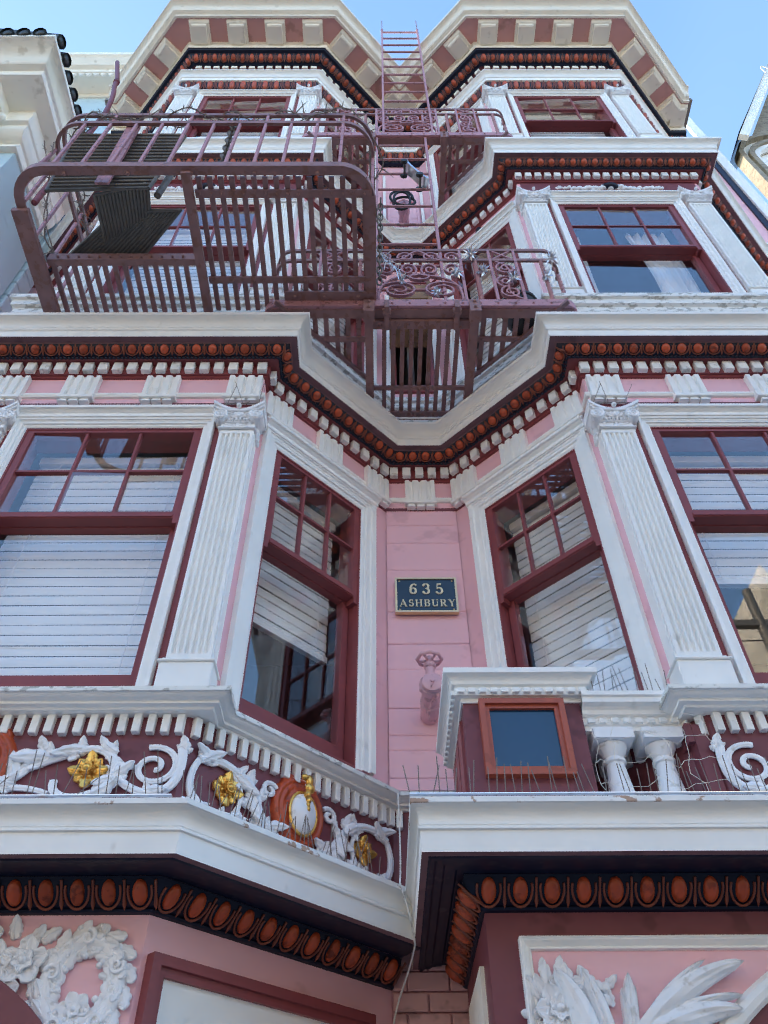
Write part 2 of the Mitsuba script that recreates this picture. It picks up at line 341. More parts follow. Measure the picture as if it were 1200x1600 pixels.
def rosette(p, R, d0, n=5, inner=True, seed=0):
    """An open flower of cupped petals round a button."""
    ms = []; r = np.random.default_rng(seed); a0 = r.uniform(0, 6)
    for k in range(n): ms.append(leaf3d(np.array(p) + .12 * R * np.array([math.cos(a0 + k * 2 * np.pi / n), math.sin(a0 + k * 2 * np.pi / n)]), a0 + k * 2 * np.pi / n + .1 * r.normal(), R * .95, R * 1.05, d0, .25 * r.normal(), .22, .7, 2, -.22, 9, 9))
    if inner:
        for k in range(n): b = a0 + (k + .5) * 2 * np.pi / n; ms.append(leaf3d(np.array(p), b, R * .52, R * .55, d0 + R * .16, 0, .35, .9, 1, -.3, 8, 7))
    ms.append(moved(ellipsoid(R * .17, R * .17, R * .16, 7), (p[0], p[1], d0 + R * .30)))
    return ms
def stem(pts, r0, r1, d, flat=.75):
    pts = np.asarray(pts, float); r = np.linspace(r0, r1, len(pts)); a = tube(np.c_[pts, np.full(len(pts), d)], r, 10)
    t = np.gradient(pts, axis=0); t /= np.linalg.norm(t, axis=1, keepdims=True) + 1e-12; n = np.stack([-t[:, 1], t[:, 0]], 1)
    out = [a]
    for sd in (-1, 1): out.append(tube(np.c_[pts + n * r[:, None] * .78 * sd, d + r * .42], r * .34, 6))
    return out
# ------------------------------------------------------------------ ground and street
scene['road'] = mikit.ply((np.array([[-120, -17.5, 0], [120, -17.5, 0], [120, -1.2, 0], [-120, -1.2, 0.]]), np.array([[0, 1, 2, 3]])), ASPHALT); labels['road'] = {'label': 'asphalt street in front of the pink house', 'kind': 'structure'}
def slab(key, y0, y1, z):
    scene[key] = mikit.ply(bx(-120, 120, y0, y1, -.3, z), PAVING); labels[key] = {'label': 'concrete pavement along the street', 'kind': 'structure'}
slab('pavement', -1.2, 60, .13); slab('pavement_001', -60, -17.5, .13)

# ------------------------------------------------------------------ the pink house
H = thing('victorian_house', 'pink bay-windowed house with white, wine red, navy and orange trim', 'house')
FLOORS = {2: (.70, 1.36, 1.085), 3: (1.86, 2.55, 2.238), 4: (3.07, 3.712, 3.385)}
WF, WA = (.4765, .8515), (.088, .344)
def wall(face, s0, s1, z0, z1, holes=(), bsdf=PINK, d=(-.03, 0), label=None):
    p = sbox(s0, z0, s1, z1)
    for h in holes: p = p.difference(sbox(*h))
    return add(f'{H}__wall', face(extr(p, *d)), bsdf, label=label)
def holes(w): return [(w[0] + .003, a + .003, w[1] - .003, b - .003) for a, b, _ in FLOORS.values()]
ARC = (.664, .051)
arch_hole = unary_union([LineString([(ARC[0], ARC[1]), (ARC[0], ARC[1] + 1e-4)]).buffer(.222, 40), sbox(ARC[0] - .222, -.6, ARC[0] + .222, ARC[1])])
p = sbox(.385, -.49, HOUT, 4.2).difference(arch_hole)
for h in holes(WF): p = p.difference(sbox(*h))
add(f'{H}__wall', LF(extr(p, -.03, 0)), PINK)
wall(RF, .385, HOUT, .47, 4.2, holes(WF))
WALL_LA = wall(LA, 0, SA, -.49, 4.2, holes(WA)); wall(RA, 0, SA, .47, 4.2, holes(WA))
wall(LO, 0, .509, -.49, 4.2); wall(RO, 0, .509, -.49, 4.2)
wall(LF, 1.303, 1.47, -.49, 4.2, d=(-.39, -.36)); wall(RF, 1.303, 1.56, -.49, 4.2, d=(-.39, -.36))
# rooms behind the windows
ring = [(x, y) for x, y in both(-.045, False)]
foot = Polygon(ring + [(ring[-1][0], 2.4), (ring[0][0], 2.4)])
for z in (.62, 1.74, 2.93, 4.17):
    m = trimesh.creation.extrude_polygon(foot, .03, engine='earcut'); add(f'{H}__floor', (np.asarray(m.vertices) + [0, 0, z], m.faces), ROOM)
add(f'{H}__inner_wall', bx(ring[0][0], ring[-1][0], 2.4, 2.44, -.5, 4.2), ROOM)
for x in (ring[0][0], AX - .01, ring[-1][0]): add(f'{H}__inner_wall', bx(x, x + .02, 1.4, 2.39, -.5, 4.17), ROOM)
m = trimesh.creation.extrude_polygon(Polygon([(x, y) for x, y in both(.2, False)] + [(AX + 1.5, 4.5), (AX - 1.5, 4.5)]), .03, engine='earcut')
add(f'{H}__roof', (np.asarray(m.vertices) + [0, 0, 4.245], m.faces), ROOM)

# the recess between the bays: boards above the porch, painted blocks below
def bevel_board(z0, z1, d=.008):
    return RC((np.array([[-.085, z0 + .0007, d * .75], [.085, z0 + .0007, d * .75], [.085, z0 + .0028, d], [-.085, z0 + .0028, d], [.085, z1 - .003, d], [-.085, z1 - .003, d], [.085, z1, d * .75], [-.085, z1, d * .75], [-.085, z0 + .0007, -.01], [.085, z0 + .0007, -.01], [.085, z1, -.01], [-.085, z1, -.01]]),
               np.array([[0, 1, 2, 3], [3, 2, 4, 5], [5, 4, 6, 7], [8, 9, 1, 0], [7, 6, 10, 11]])))
wr = wall(RC, -.10, .10, -.49, 4.2, [(-.055, 1.93, .055, 2.30)], d=(-.04, -.004))
for a, b in zip([.60, .655, .715, .771, .803, .861, .952, 1.016, 1.102, 1.224, 1.31, 1.37], [.655, .715, .771, .803, .861, .952, 1.016, 1.102, 1.224, 1.31, 1.37, 1.44]):
    add(f'{wr}__board', bevel_board(a, b, .0028 + .0010 * RNG.random()), PINK)
zs = [.02 + .0272 * k for k in range(17)]
for k, z in enumerate(zs[:-1]):
    off = .032 * (k % 2)
    for j in range(-2, 4):
        a, b = j * .064 + off - .03, (j + 1) * .064 + off - .03
        a, b = max(a, -.084), min(b, .084)
        if b - a > .008: add(f'{wr}__block', RC((lambda m: (m[0][:, [0, 2, 1]], m[1][:, ::-1]))(cbox(a + .0009, b - .0009, -.004, .0045 + .0012 * RNG.random(), z + .0009, zs[k + 1] - .0009, .0016))), MASONRY)
# boarded recess at the upper floors and their frames
for z0, z1 in ((1.74, 1.93), (2.30, 2.52)):
    for a in np.arange(z0, z1 - .02, .06): add(f'{wr}__board', bevel_board(a, min(a + .06, z1), .005), PINK)
add(f'{wr}__panel', RC(extr(sbox(-.055, 2.93, .055, 3.30), 0, .006)), PINK)
add(f'{wr}__panel_frame', RC(extr(sbox(-.064, 2.915, .064, 3.32).difference(sbox(-.055, 2.93, .055, 3.31)), 0, .010)), PINK)
for sd in (-1, 1): add(f'{wr}__corner_strip', RC(extr(sbox(min(sd * .072, sd * .084), 2.86, max(sd * .072, sd * .084), 3.6), 0, .012)), WHITE)
for sd in (-1, 1): add(f'{wr}__corner_strip', RC(extr(sbox(min(sd * .066, sd * .082), 1.66, max(sd * .066, sd * .082), 2.5), 0, .012)), WHITE)
add(f'{wr}__opening_frame', RC(extr(sbox(-.062, 1.92, .062, 2.31).difference(sbox(-.05, 1.93, .05, 2.30)), 0, .012)), SASH)

# ---- mouldings that run round the bays
def P(ress): return lambda o: both(o, ress)
EGG = ellipsoid(1, 1, 1, 9)
proto('egg', EGG, ORANGE, True); proto('egg_b', EGG, ORANGE2, True)
def ovolo(par, poly, o0, z0, o1, z1, pitch, w=.26, ground=NAVY, trim=.0, vis=None):
    """Egg and dart: a quarter-round ground, an egg per station, rims and darts between."""
    add(f'{par}__moulding', sweep(poly, arcp(o0, z0, o1, z1, -.13)), ground, 40)
    L = math.hypot(o1 - o0, z1 - z0); wo, wz = (o1 - o0) / L, (z1 - z0) / L; rims = []
    for c, e, n in stations(poly, (o0 + o1) / 2, pitch, trim, vis):
        ax = np.array([[e[0], wo * n[0], wz * n[0]], [e[1], wo * n[1], wz * n[1]], [0, wz, -wo]])
        q = np.array([c[0], c[1], (z0 + z1) / 2]) + ax[:, 2] * L * .10 + ax[:, 1] * L * .04
        copy(f'{par}__egg', 'egg' if RNG.random() < .72 else 'egg_b', ax * np.array([pitch * w * (1 + .04 * RNG.normal()), L * .41, L * min(.27, .17 * .035 / L + .07)]) @ rotm([0, 0, 1], 4 * RNG.normal()), q)
        g = np.linspace(math.pi * .90, math.pi * 2.10, 15)
        loop = np.stack([np.cos(g) * pitch * (w + .135), np.sin(g) * L * .56 + L * .10, np.full(15, L * .06)], 1)
        rims.append(tube(loop @ ax.T + np.array([c[0], c[1], (z0 + z1) / 2]) + ax[:, 2] * L * .08, pitch * .046, 5))
        for sg in (1,):
            p0 = np.array([c[0], c[1], (z0 + z1) / 2]) + np.array([e[0], e[1], 0]) * pitch * .5 + ax[:, 2] * L * .14
            rims.append(tube([p0 + ax[:, 1] * L * .45, p0 + ax[:, 1] * L * .1, p0 - ax[:, 1] * L * .30, p0 - ax[:, 1] * L * .5], [pitch * .05, pitch * .04, pitch * .07, pitch * .01], 5))
    k = add(f'{par}__dart', join(rims), RUST, True, kind='stuff')
def dentils(par, poly, o0, o1, z0, z1, pitch, width, name, bsdf=WHITE, trim=0., vis=None):
    if name not in PROTO:
        m = cbox(-width / 2, width / 2, 0, o1 - o0, 0, z1 - z0, .0007)
        proto(name, m, bsdf); proto(name + '_b', m, WHITE2 if bsdf == WHITE else bsdf)
    for c, e, n in stations(poly, o0, pitch, trim, vis):
        R = np.array([[e[0], n[0], 0], [e[1], n[1], 0], [0, 0, 1.]])
        if np.linalg.det(R) < 0: R = R * [-1, 1, 1]
        copy(f'{par}__dentil', name if RNG.random() < .75 else name + '_b', R @ rotm([0, 0, 1], 1.2 * RNG.normal()), [c[0], c[1], z0 + .0007 * RNG.normal()])
def rope(par, poly, o, z, r, bsdf=NAVY):
    ms = []
    for c, e, n in stations(poly, o, r * 2.6):
        R = np.array([[e[0], n[0], 0], [e[1], n[1], 0], [0, 0, 1.]])
        ms.append(moved(ellipsoid(r * 1.7, r, r * .95, 5), (c[0], c[1], z), R @ rotm([0, 1, 0], 38)))
    add(f'{par}__rope', join(ms), bsdf, True, kind='stuff')
def entablature(zfb, k, ress=True, label=None):
    z = lambda a: zfb + (a - 1.59) * k
    poly = P(ress)
    c = add(f'{H}__cornice', sweep(poly, [(.074, z(1.5895)), (.076, z(1.5895)), (.0765, z(1.610)), (.080, z(1.613)), (.080, z(1.618))] + arcp(.081, z(1.6185), .098, z(1.643), .16, 5) + [(.100, z(1.6435)), (.101, z(1.6525)), (0, z(1.668)), (-.06, z(1.69))]), WHITE, 32, label=label)
    add(f'{c}__bed', sweep(poly, [(0, z(1.527)), (.006, z(1.527)), (.006, z(1.533)), (.008, z(1.533)), (.011, z(1.534)), (.011, z(1.566)), (.036, z(1.567))]), SASH, 20)
    dentils(c, poly, .0105, .0235, z(1.5345), z(1.5345) + .0305, .0335, .0205, 'dentil_upper')
    rope(c, poly, .0335, z(1.566), .0036)
    ovolo(c, poly, .036, z(1.569), .057, z(1.5875), .0362, w=.29)
    add(f'{c}__soffit', sweep(poly, [(.056, z(1.5875)), (.060, z(1.5905)), (.0745, z(1.5905))]), MAUVE, 20)
    return c
C2 = entablature(1.59, 1.0, label='white second-floor cornice over the orange eggs, nearest the lens')
C3 = entablature(2.77, 1.2, label='white third-floor cornice behind the upper balcony')

# first-floor cornice over the left bay; the porch carries its own
def left_only(o): return [p for p in both(o, False) if p[0] < AX]
NAVY1 = [(.101, .4032), (.097, .4015), (.090, .4015), (.086, .4035), (.074, .4040), (.070, .4062), (.052, .4072), (.048, .4090), (.036, .4090)]
WHITE1 = [(.100, .4035), (.1005, .4028), (.112, .4028), (.113, .428), (.1165, .429), (.1165, .4325), (.1135, .4335)] + arcp(.115, .4345, .126, .455, .20, 7) + [(.1275, .4555)]
LIP1 = [(.1275, .4552), (.1290, .4558), (.1292, .4625), (0, .470)]
def first_cornice(poly, vis, label):
    c = add(f'{H}__cornice', sweep(poly, WHITE1[2:]), WHITE, 32, label=label)
    add(f'{c}__soffit', sweep(poly, WHITE1[:3]), MAUVE, 20)
    add(f'{c}__gutter_lip', sweep(poly, LIP1), LIP, 20)
    add(f'{c}__navy_crown', sweep(poly, NAVY1), NAVY, 20)
    ovolo(c, poly, .007, .3815, .036, .4085, .0388, w=.245, vis=vis)
    add(f'{c}__navy_crown', sweep(poly, [(0, .376), (.006, .377), (.0085, .3795), (.007, .382)]), NAVY, 20)
    return c
C1 = first_cornice(left_only, lambda c: c[0] < AX and c[0] > -1.0, 'white cornice with gutter lip under the scrollwork of the left bay')
def porch_poly(o): return [(AX + .0275 - o * .72, YREC), (AX + .0275 - o * .72, YWALL - o), (1.75, YWALL - o)]
C1P = first_cornice(porch_poly, lambda c: c[0] < 1.25, 'white cornice of the porch, cut off square at its left end')

# wine frieze below the second-floor sills, with dentils and a moulded sill
SILL = [(-.02, .6465), (.018, .647), (.020, .650), (.028, .6515), (.028, .6555)] + arcp(.029, .656, .041, .6615, -.15, 4) + [(.044, .662)]
SI = add(f'{H}__sill', sweep(P(True), SILL), WHITE, 32, label='weathered white sill moulding under the second-floor windows')
add(f'{SI}__ledge', sweep(P(True), [(.0438, .6615), (.0452, .662), (.0455, .669), (.030, .678), (-.02, .700)]), GRIMY, 25)
add(f'{SI}__frieze', sweep(P(False), [(.013, .463), (.013, .6475)]), WINE, 20)
dentils(SI, lambda o: both(o + .0125, False), 0, .011, .6165, .6465, .0214, .0112, 'dentil_sill', vis=lambda c: c[0] > -.95)

# ---- upper sill, friezes, strips
for z in (1.83,):
    c = add(f'{H}__sill', sweep(P(True), [(.0, z - .09), (.030, z - .088), (.032, z - .07), (.040, z - .066), (.040, z - .045), (.048, z - .040), (.048, z - .02), (.055, z - .016), (.055, z), (-.02, z + .03)]), GRIMY, 25, label='stained white sill moulding under the third-floor windows')
    dentils(c, P(True), .030, .038, z - .062, z - .048, .016, .008, 'dentil_small')
add(f'{H}__frieze', sweep(P(True), [(-.012, 1.405), (0, 1.405), (0, 1.53)]), PINK, label='pink frieze with white grooved blocks above the second-floor windows')
FZ = f'{H}__frieze'
add(f'{FZ}__strip', sweep(P(True), [(0, 1.452), (.005, 1.453), (.008, 1.458), (.008, 1.464), (0, 1.466)]), WHITE, 25)
add(f'{FZ}__strip', sweep(P(True), [(-.012, 1.418), (.004, 1.420), (.004, 1.430), (0, 1.432)]), WINE, 25)
add(f'{H}__frieze', sweep(P(True), [(-.012, 2.585), (0, 2.585), (0, 2.70)]), PINK, label='frieze with plaster garlands above the third-floor windows')
F3 = f'{H}__frieze_001'
for f in (LF, RF): add(f'{F3}__panel', f(extr(sbox(.372, 2.606, .956, 2.692), .014, .0175)), WINE)
add(f'{F3}__strip', sweep(P(True), [(0, 2.598), (.005, 2.599), (.005, 2.606), (0, 2.607)]), WINE, 25)
# grooved blocks
def triglyph():
    w, h = .074, .080; out = []
    xs = [(-w / 2, 0.), (-w / 2, .014)]
    for k in (-1, 0, 1): xs += [(k * .022 - .005, .014), (k * .022 - .0025, .0085), (k * .022 + .0025, .0085), (k * .022 + .005, .014)]
    xs += [(w / 2, .014), (w / 2, 0.)]
    m = trimesh.creation.extrude_polygon(Polygon(xs), h, engine='earcut'); out.append((np.asarray(m.vertices), np.asarray(m.faces)))
    out.append(cbox(-w / 2 - .003, w / 2 + .003, 0, .019, -.009, 0, .001))
    for k in (-1, 0, 1):
        b = BOXV.copy(); top = b[:, 2] > .5
        v = np.stack([(b[:, 0] - .5) * np.where(top, .014, .021) + k * .0235, b[:, 1] * np.where(top, .013, .017), -.021 + b[:, 2] * .012], 1)
        out.append((v, BOXF))
    return join(out)
proto('triglyph', triglyph(), WHITE)
def on_face(key, name, face, s, z, d, tilt=0, label=None):
    return copy(key, name, face.axes() @ rotm([0, 1, 0], tilt), face.pt(s, z, d), label)
for f in (LF, RF):
    for s in (.402, .586, .766, .926): on_face(f'{FZ}__grooved_block', 'triglyph', f, s, 1.444, .0155, .5 * RNG.normal())
for f in (LA, RA):
    for h in (.336, .225, .114): on_face(f'{FZ}__grooved_block', 'triglyph', f, (h - HREC) / R2, 1.444, .0005, .5 * RNG.normal())
on_face(f'{FZ}__grooved_block', 'triglyph', RC, 0, 1.444, .0005)

# ---- fourth floor: lower cornice, upper cornice with brackets, roof edge
c = add(f'{H}__cornice', sweep(P(False), [(.034, 3.813), (.040, 3.815), (.041, 3.842), (.045, 3.845), (.045, 3.85)] + arcp(.046, 3.851, .062, 3.878, .15, 4) + [(.064, 3.879), (.064, 3.888), (0, 3.90)]), WHITE, 32, label='narrow white cornice right above the fourth-floor windows')
ovolo(c, P(False), .012, 3.745, .032, 3.812, .0495, w=.25)
add(f'{c}__strip', sweep(P(False), [(0, 3.735), (.014, 3.738), (.014, 3.746)]), NAVY, 20)
add(f'{H}__frieze', sweep(P(False), [(.004, 3.89), (.004, 4.04), (.014, 4.045), (.014, 4.09), (.03, 4.095)]), WINE, 20, label='dark frieze hidden above the narrow fourth-floor cornice')
RPOLY = lambda o: both(o, False, hend=1.42)
CR = add(f'{H}__roof_cornice', sweep(RPOLY, [(.196, 4.206), (.200, 4.199), (.208, 4.199), (.209, 4.211), (.213, 4.213), (.226, 4.219), (.227, 4.227)] + arcp(.229, 4.228, .255, 4.258, .14, 6) + [(.259, 4.259), (.260, 4.272), (0, 4.30)]), CREAM, 32, label='cream roof cornice with brackets, zigzag in plan against the sky')
dentils(CR, RPOLY, .0135, .030, 4.052, 4.084, .0405, .026, 'dentil_roof', CREAM)
ovolo(CR, RPOLY, .036, 4.098, .068, 4.132, .0425)
add(f'{CR}__navy_crown', sweep(RPOLY, [(.028, 4.088), (.036, 4.090), (.036, 4.099)]), NAVY, 20)
add(f'{CR}__navy_crown', sweep(RPOLY, [(.067, 4.131), (.071, 4.1335), (.083, 4.136), (.086, 4.142), (.090, 4.1445)]), NAVY, 20)
add(f'{CR}__bed', sweep(RPOLY, [(.0895, 4.144), (.093, 4.145), (.094, 4.190), (.100, 4.192), (.101, 4.2055)]), CREAM, 20)
add(f'{CR}__soffit', sweep(RPOLY, [(.100, 4.2052), (.198, 4.2058)]), PEACH, 20)
def bracket():
    w = .092
    prof = Polygon([(0, .036), (0, .006), (.008, 0), (.075, .003), (.082, .007), (.083, .018), (.092, .022), (.096, .036)])
    a = trimesh.creation.extrude_polygon(prof, w * .72, engine='earcut'); v = np.asarray(a.vertices); v = np.stack([v[:, 2] - w * .36, v[:, 0], v[:, 1]], 1)
    b = trimesh.creation.extrude_polygon(Polygon([(0, .036), (0, .018), (.086, .020), (.0955, .027), (.099, .036)]), w, engine='earcut'); u = np.asarray(b.vertices); u = np.stack([u[:, 2] - w / 2, u[:, 0], u[:, 1]], 1)
    e = cbox(-w / 2 + .010, w / 2 - .010, .012, .072, -.001, .004, .001)
    return join([(v, a.faces), (u, b.faces)])
proto('bracket', bracket(), CREAM)
def put_bracket(c, e, n):
    R = np.array([[e[0], n[0], 0], [e[1], n[1], 0], [0, 0, 1.]])
    if np.linalg.det(R) < 0: R = R * [-1, 1, 1]
    copy(f'{CR}__bracket', 'bracket', R, [c[0], c[1], 4.169])
for f in (LF, RF):
    p = f.pt(1.37, 0, -.36 + .094); ax = f.axes(); put_bracket(p[:2], ax[:2, 0], ax[:2, 1])
    for s in (.404, .577, .751, .924): p = f.pt(s, 0, .094); ax = f.axes(); put_bracket(p[:2], ax[:2, 0], ax[:2, 1])
for f in (LA, RA):
    for s in (.404, .235, .066): p = f.pt(s, 0, .094); ax = f.axes(); put_bracket(p[:2], ax[:2, 0], ax[:2, 1])
for f in (LO, RO):
    for s in (.066, .235, .404): p = f.pt(s, 0, .094); ax = f.axes(); put_bracket(p[:2], ax[:2, 0], ax[:2, 1])

# white corner boards at the ends of the front, and the dark boards beside them
for f, a, b in ((LF, 1.455, 1.52), (RF, 1.535, 1.585)):
    add(f'{H}__corner_board', f(extr(sbox(a, -.49, b, 4.72), -.362, -.345)), WHITE, label='tall white corner board at the ' + ('left' if f is LF else 'right') + ' end of the pink house')
    add(f'{H}__corner_board', f(extr(sbox(a - .03, -.49, a - .002, 4.15), -.362, -.353)), NAVY)
# ------------------------------------------------------------------ windows
def ringp(s0, s1, z0, z1, w0, w1=None, wt=None, wb=None):
    w1 = w0 if w1 is None else w1
    return sbox(s0, z0, s1, z1).difference(sbox(s0 + w0, z0 + (w0 if wb is None else wb), s1 - w1, z1 - (w0 if wt is None else wt)))
def casing(s0, s1, z0, z1, w):
    pr = [(0, -.002), (0, .005), (.12, .0075), (.30, .0075), (.34, .011), (.68, .011), (.72, .0155), (1., .0165), (1., -.002)]
    rows = [np.array([(s0 - a * w, z0), (s0 - a * w, z1 + a * w), (s1 + a * w, z1 + a * w), (s1 + a * w, z0)]) for a, _ in pr]
    v = np.vstack([np.c_[r, np.full(4, d)] for r, (_, d) in zip(rows, pr)]); q = []
    for k in range(len(pr) - 1):
        for j in range(3): q.append([k * 4 + j, k * 4 + j + 1, k * 4 + 5 + j, k * 4 + 4 + j])
    q = np.array(q); return v, np.vstack([q[:, [0, 1, 2]], q[:, [0, 2, 3]]])
def lintel(s0, s1, z, prof):
    """A straight moulding over the opening: (d, dz) profile run from s0 to s1 with closed ends."""
    n = len(prof); v = np.array([(s, z + b, a) for s in (s0, s1) for a, b in prof]); q = [[k, k + 1, n + k + 1, n + k] for k in range(n - 1)]
    f = [t for a, b, c, d in q for t in ([a, b, c], [a, c, d])] + [[0, k, k + 1] for k in range(1, n - 1)] + [[n, n + k + 1, n + k] for k in range(1, n - 1)]
    return v, np.array(f)
LINT = [(0, 0), (.012, 0), (.013, .008), (.019, .010), (.019, .020), (.025, .026), (.030, .028), (.030, .036), (0, .040)]
def window(face, w, fl, label, cw):
    s0, s1 = w; z0, z1, zr = FLOORS[fl]
    k = add(f'{H}__window', face(extr(ringp(s0, s1, z0, z1, .0035, wb=.006), -.062, .0035)), SASH, label=label)
    add(f'{k}__casing', face(casing(s0, s1, z0, z1, cw)), WHITE)
    add(f'{k}__lintel', face(lintel(s0 - cw - .004, s1 + cw + .004, z1 + cw * .55 if fl < 4 else z1 + .004, LINT if fl < 4 else [(a * .8, b * .68) for a, b in LINT])), WHITE)
    a, b = s0 + .0035, s1 - .0035
    up = unary_union([ringp(a, b, zr, z1 - .002, .0145, wt=.0095, wb=.017), sbox(a, zr - .014, a + .010, zr + .002), sbox(b - .010, zr - .014, b, zr + .002)])
    add(f'{k}__sash', face(join([extr(up, -.022, .0015), extr(sbox(a + .012, zr + .002, b - .012, zr + .009), .0014, .004)])), SASH)
    add(f'{k}__sash', face(extr(ringp(a + .002, b - .002, z0 + .004, zr + .010, .0155, wb=.043, wt=.012), -.040, -.0225)), SASH)
    ga, gb, gz0, gz1 = a + .0145, b - .0145, zr + .017, z1 - .0115
    W3 = (gb - ga) / 3; zm = (gz0 + gz1) / 2
    for j in (1, 2): add(f'{k}__glazing_bar', face(extr(sbox(ga + W3 * j - .0026, gz0, ga + W3 * j + .0026, gz1), -.012, -.0005)), SASH)
    add(f'{k}__glazing_bar', face(extr(sbox(ga, zm - .0026, gb, zm + .0026), -.0115, -.001)), SASH)
    def pane(p0, p1, q0, q1, d):
        t = RNG.normal(size=2) * .0016
        v = np.array([[x, z, d + t[0] * (x - p0) / (p1 - p0) + t[1] * (z - q0) / (q1 - q0)] for x, z in ((p0, q0), (p1, q0), (p1, q1), (p0, q1))])
        add(f'{k}__pane', face((v, np.array([[0, 1, 2, 3]]))), GLASS)
    for j in range(3):
        for za, zb in ((gz0, zm), (zm, gz1)): pane(ga + W3 * j, ga + W3 * (j + 1), za, zb, -.0055)
    pane(a + .017, b - .017, z0 + .044, zr + .001, -.0275)
    return k
POS = {'LF': ('front of the left bay', LF, WF, .024), 'LA': ('slanting right side of the left bay', LA, WA, .038), 'RA': ('slanting left side of the right bay', RA, WA, .038), 'RF': ('front of the right bay', RF, WF, .024)}
NAME = {2: 'second', 3: 'third', 4: 'fourth'}
for fl in (2, 3, 4):
    for pk, (txt, face, w, cw) in POS.items(): window(face, w, fl, f'{NAME[fl]}-floor sash window on the {txt}', cw)

# ------------------------------------------------------------------ pilasters
def pilaster(face, sc, z0, zp, z1, zc):
    w = .0368
    k = add(f'{H}__pilaster', face(join([(lambda m: (m[0][:, [0, 2, 1]], m[1][:, ::-1]))(cbox(sc - w, sc + w, -.028, .0245, zp, z1, .0012))])), WHITE)
    # six flutes with round ends, cut into the face
    s = np.linspace(sc - w + .0015, sc + w - .0015, 97); zz = np.r_[zp + .002, np.linspace(zp + .012, zp + .026, 8), np.linspace(zp + .05, z1 - .05, 6), np.linspace(z1 - .026, z1 - .012, 8), z1 - .002]
    X, Zg = np.meshgrid(s, zz); u = (X - sc + w - .006) / ((2 * w - .012) / 6); inside = (u > 0) & (u < 6); f = np.where(inside, u - np.floor(u) - .5, .5)
    r = np.clip(1 - (np.abs(f) / .33) ** 2, 0, 1); ze = np.minimum(Zg - (zp + .012), (z1 - .012) - Zg) / .007
    end = np.clip(ze, 0, 1); r = np.sqrt(r) * np.sqrt(np.clip(1 - (1 - end) ** 2, 0, 1))
    D = .0335 - .0070 * r; n0, n1 = D.shape
    v = np.stack([X.ravel(), Zg.ravel(), D.ravel()], 1); i, j = np.meshgrid(np.arange(n0 - 1), np.arange(n1 - 1), indexing='ij')
    q = np.stack([i * n1 + j, i * n1 + j + 1, (i + 1) * n1 + j + 1, (i + 1) * n1 + j], -1).reshape(-1, 4)
    rim = lintel(s[0], s[-1], 0, [(.028, zp + .002), (.0335, zp + .002)]); 
    side = [(np.array([[s[e], zz[0], .024], [s[e], zz[-1], .024], [s[e], zz[-1], .0335], [s[e], zz[0], .0335]]), np.array([[0, 1, 2], [0, 2, 3]])) for e in (0, -1)]
    ends = [(np.array([[s[0], zz[e], .024], [s[-1], zz[e], .024], [s[-1], zz[e], .0335], [s[0], zz[e], .0335]]), np.array([[0, 1, 2], [0, 2, 3]])) for e in (0, -1)]
    add(f'{k}__fluting', face(join([(v, q)] + side + ends)), WHITE, 40)
    sw = lambda m: (m[0][:, [0, 2, 1]], m[1][:, ::-1])
    add(f'{k}__plinth', face(join([sw(cbox(sc - w - .005, sc + w + .005, -.028, .040, z0, zp - .008, .0014)), sw(cbox(sc - w - .008, sc + w + .008, -.028, .044, zp - .008, zp - .004, .0012)), sw(cbox(sc - w - .003, sc + w + .003, -.028, .039, zp - .004, zp + .001, .0012))])), WHITE)
    capital(k, face, sc, z1, zc - z1)
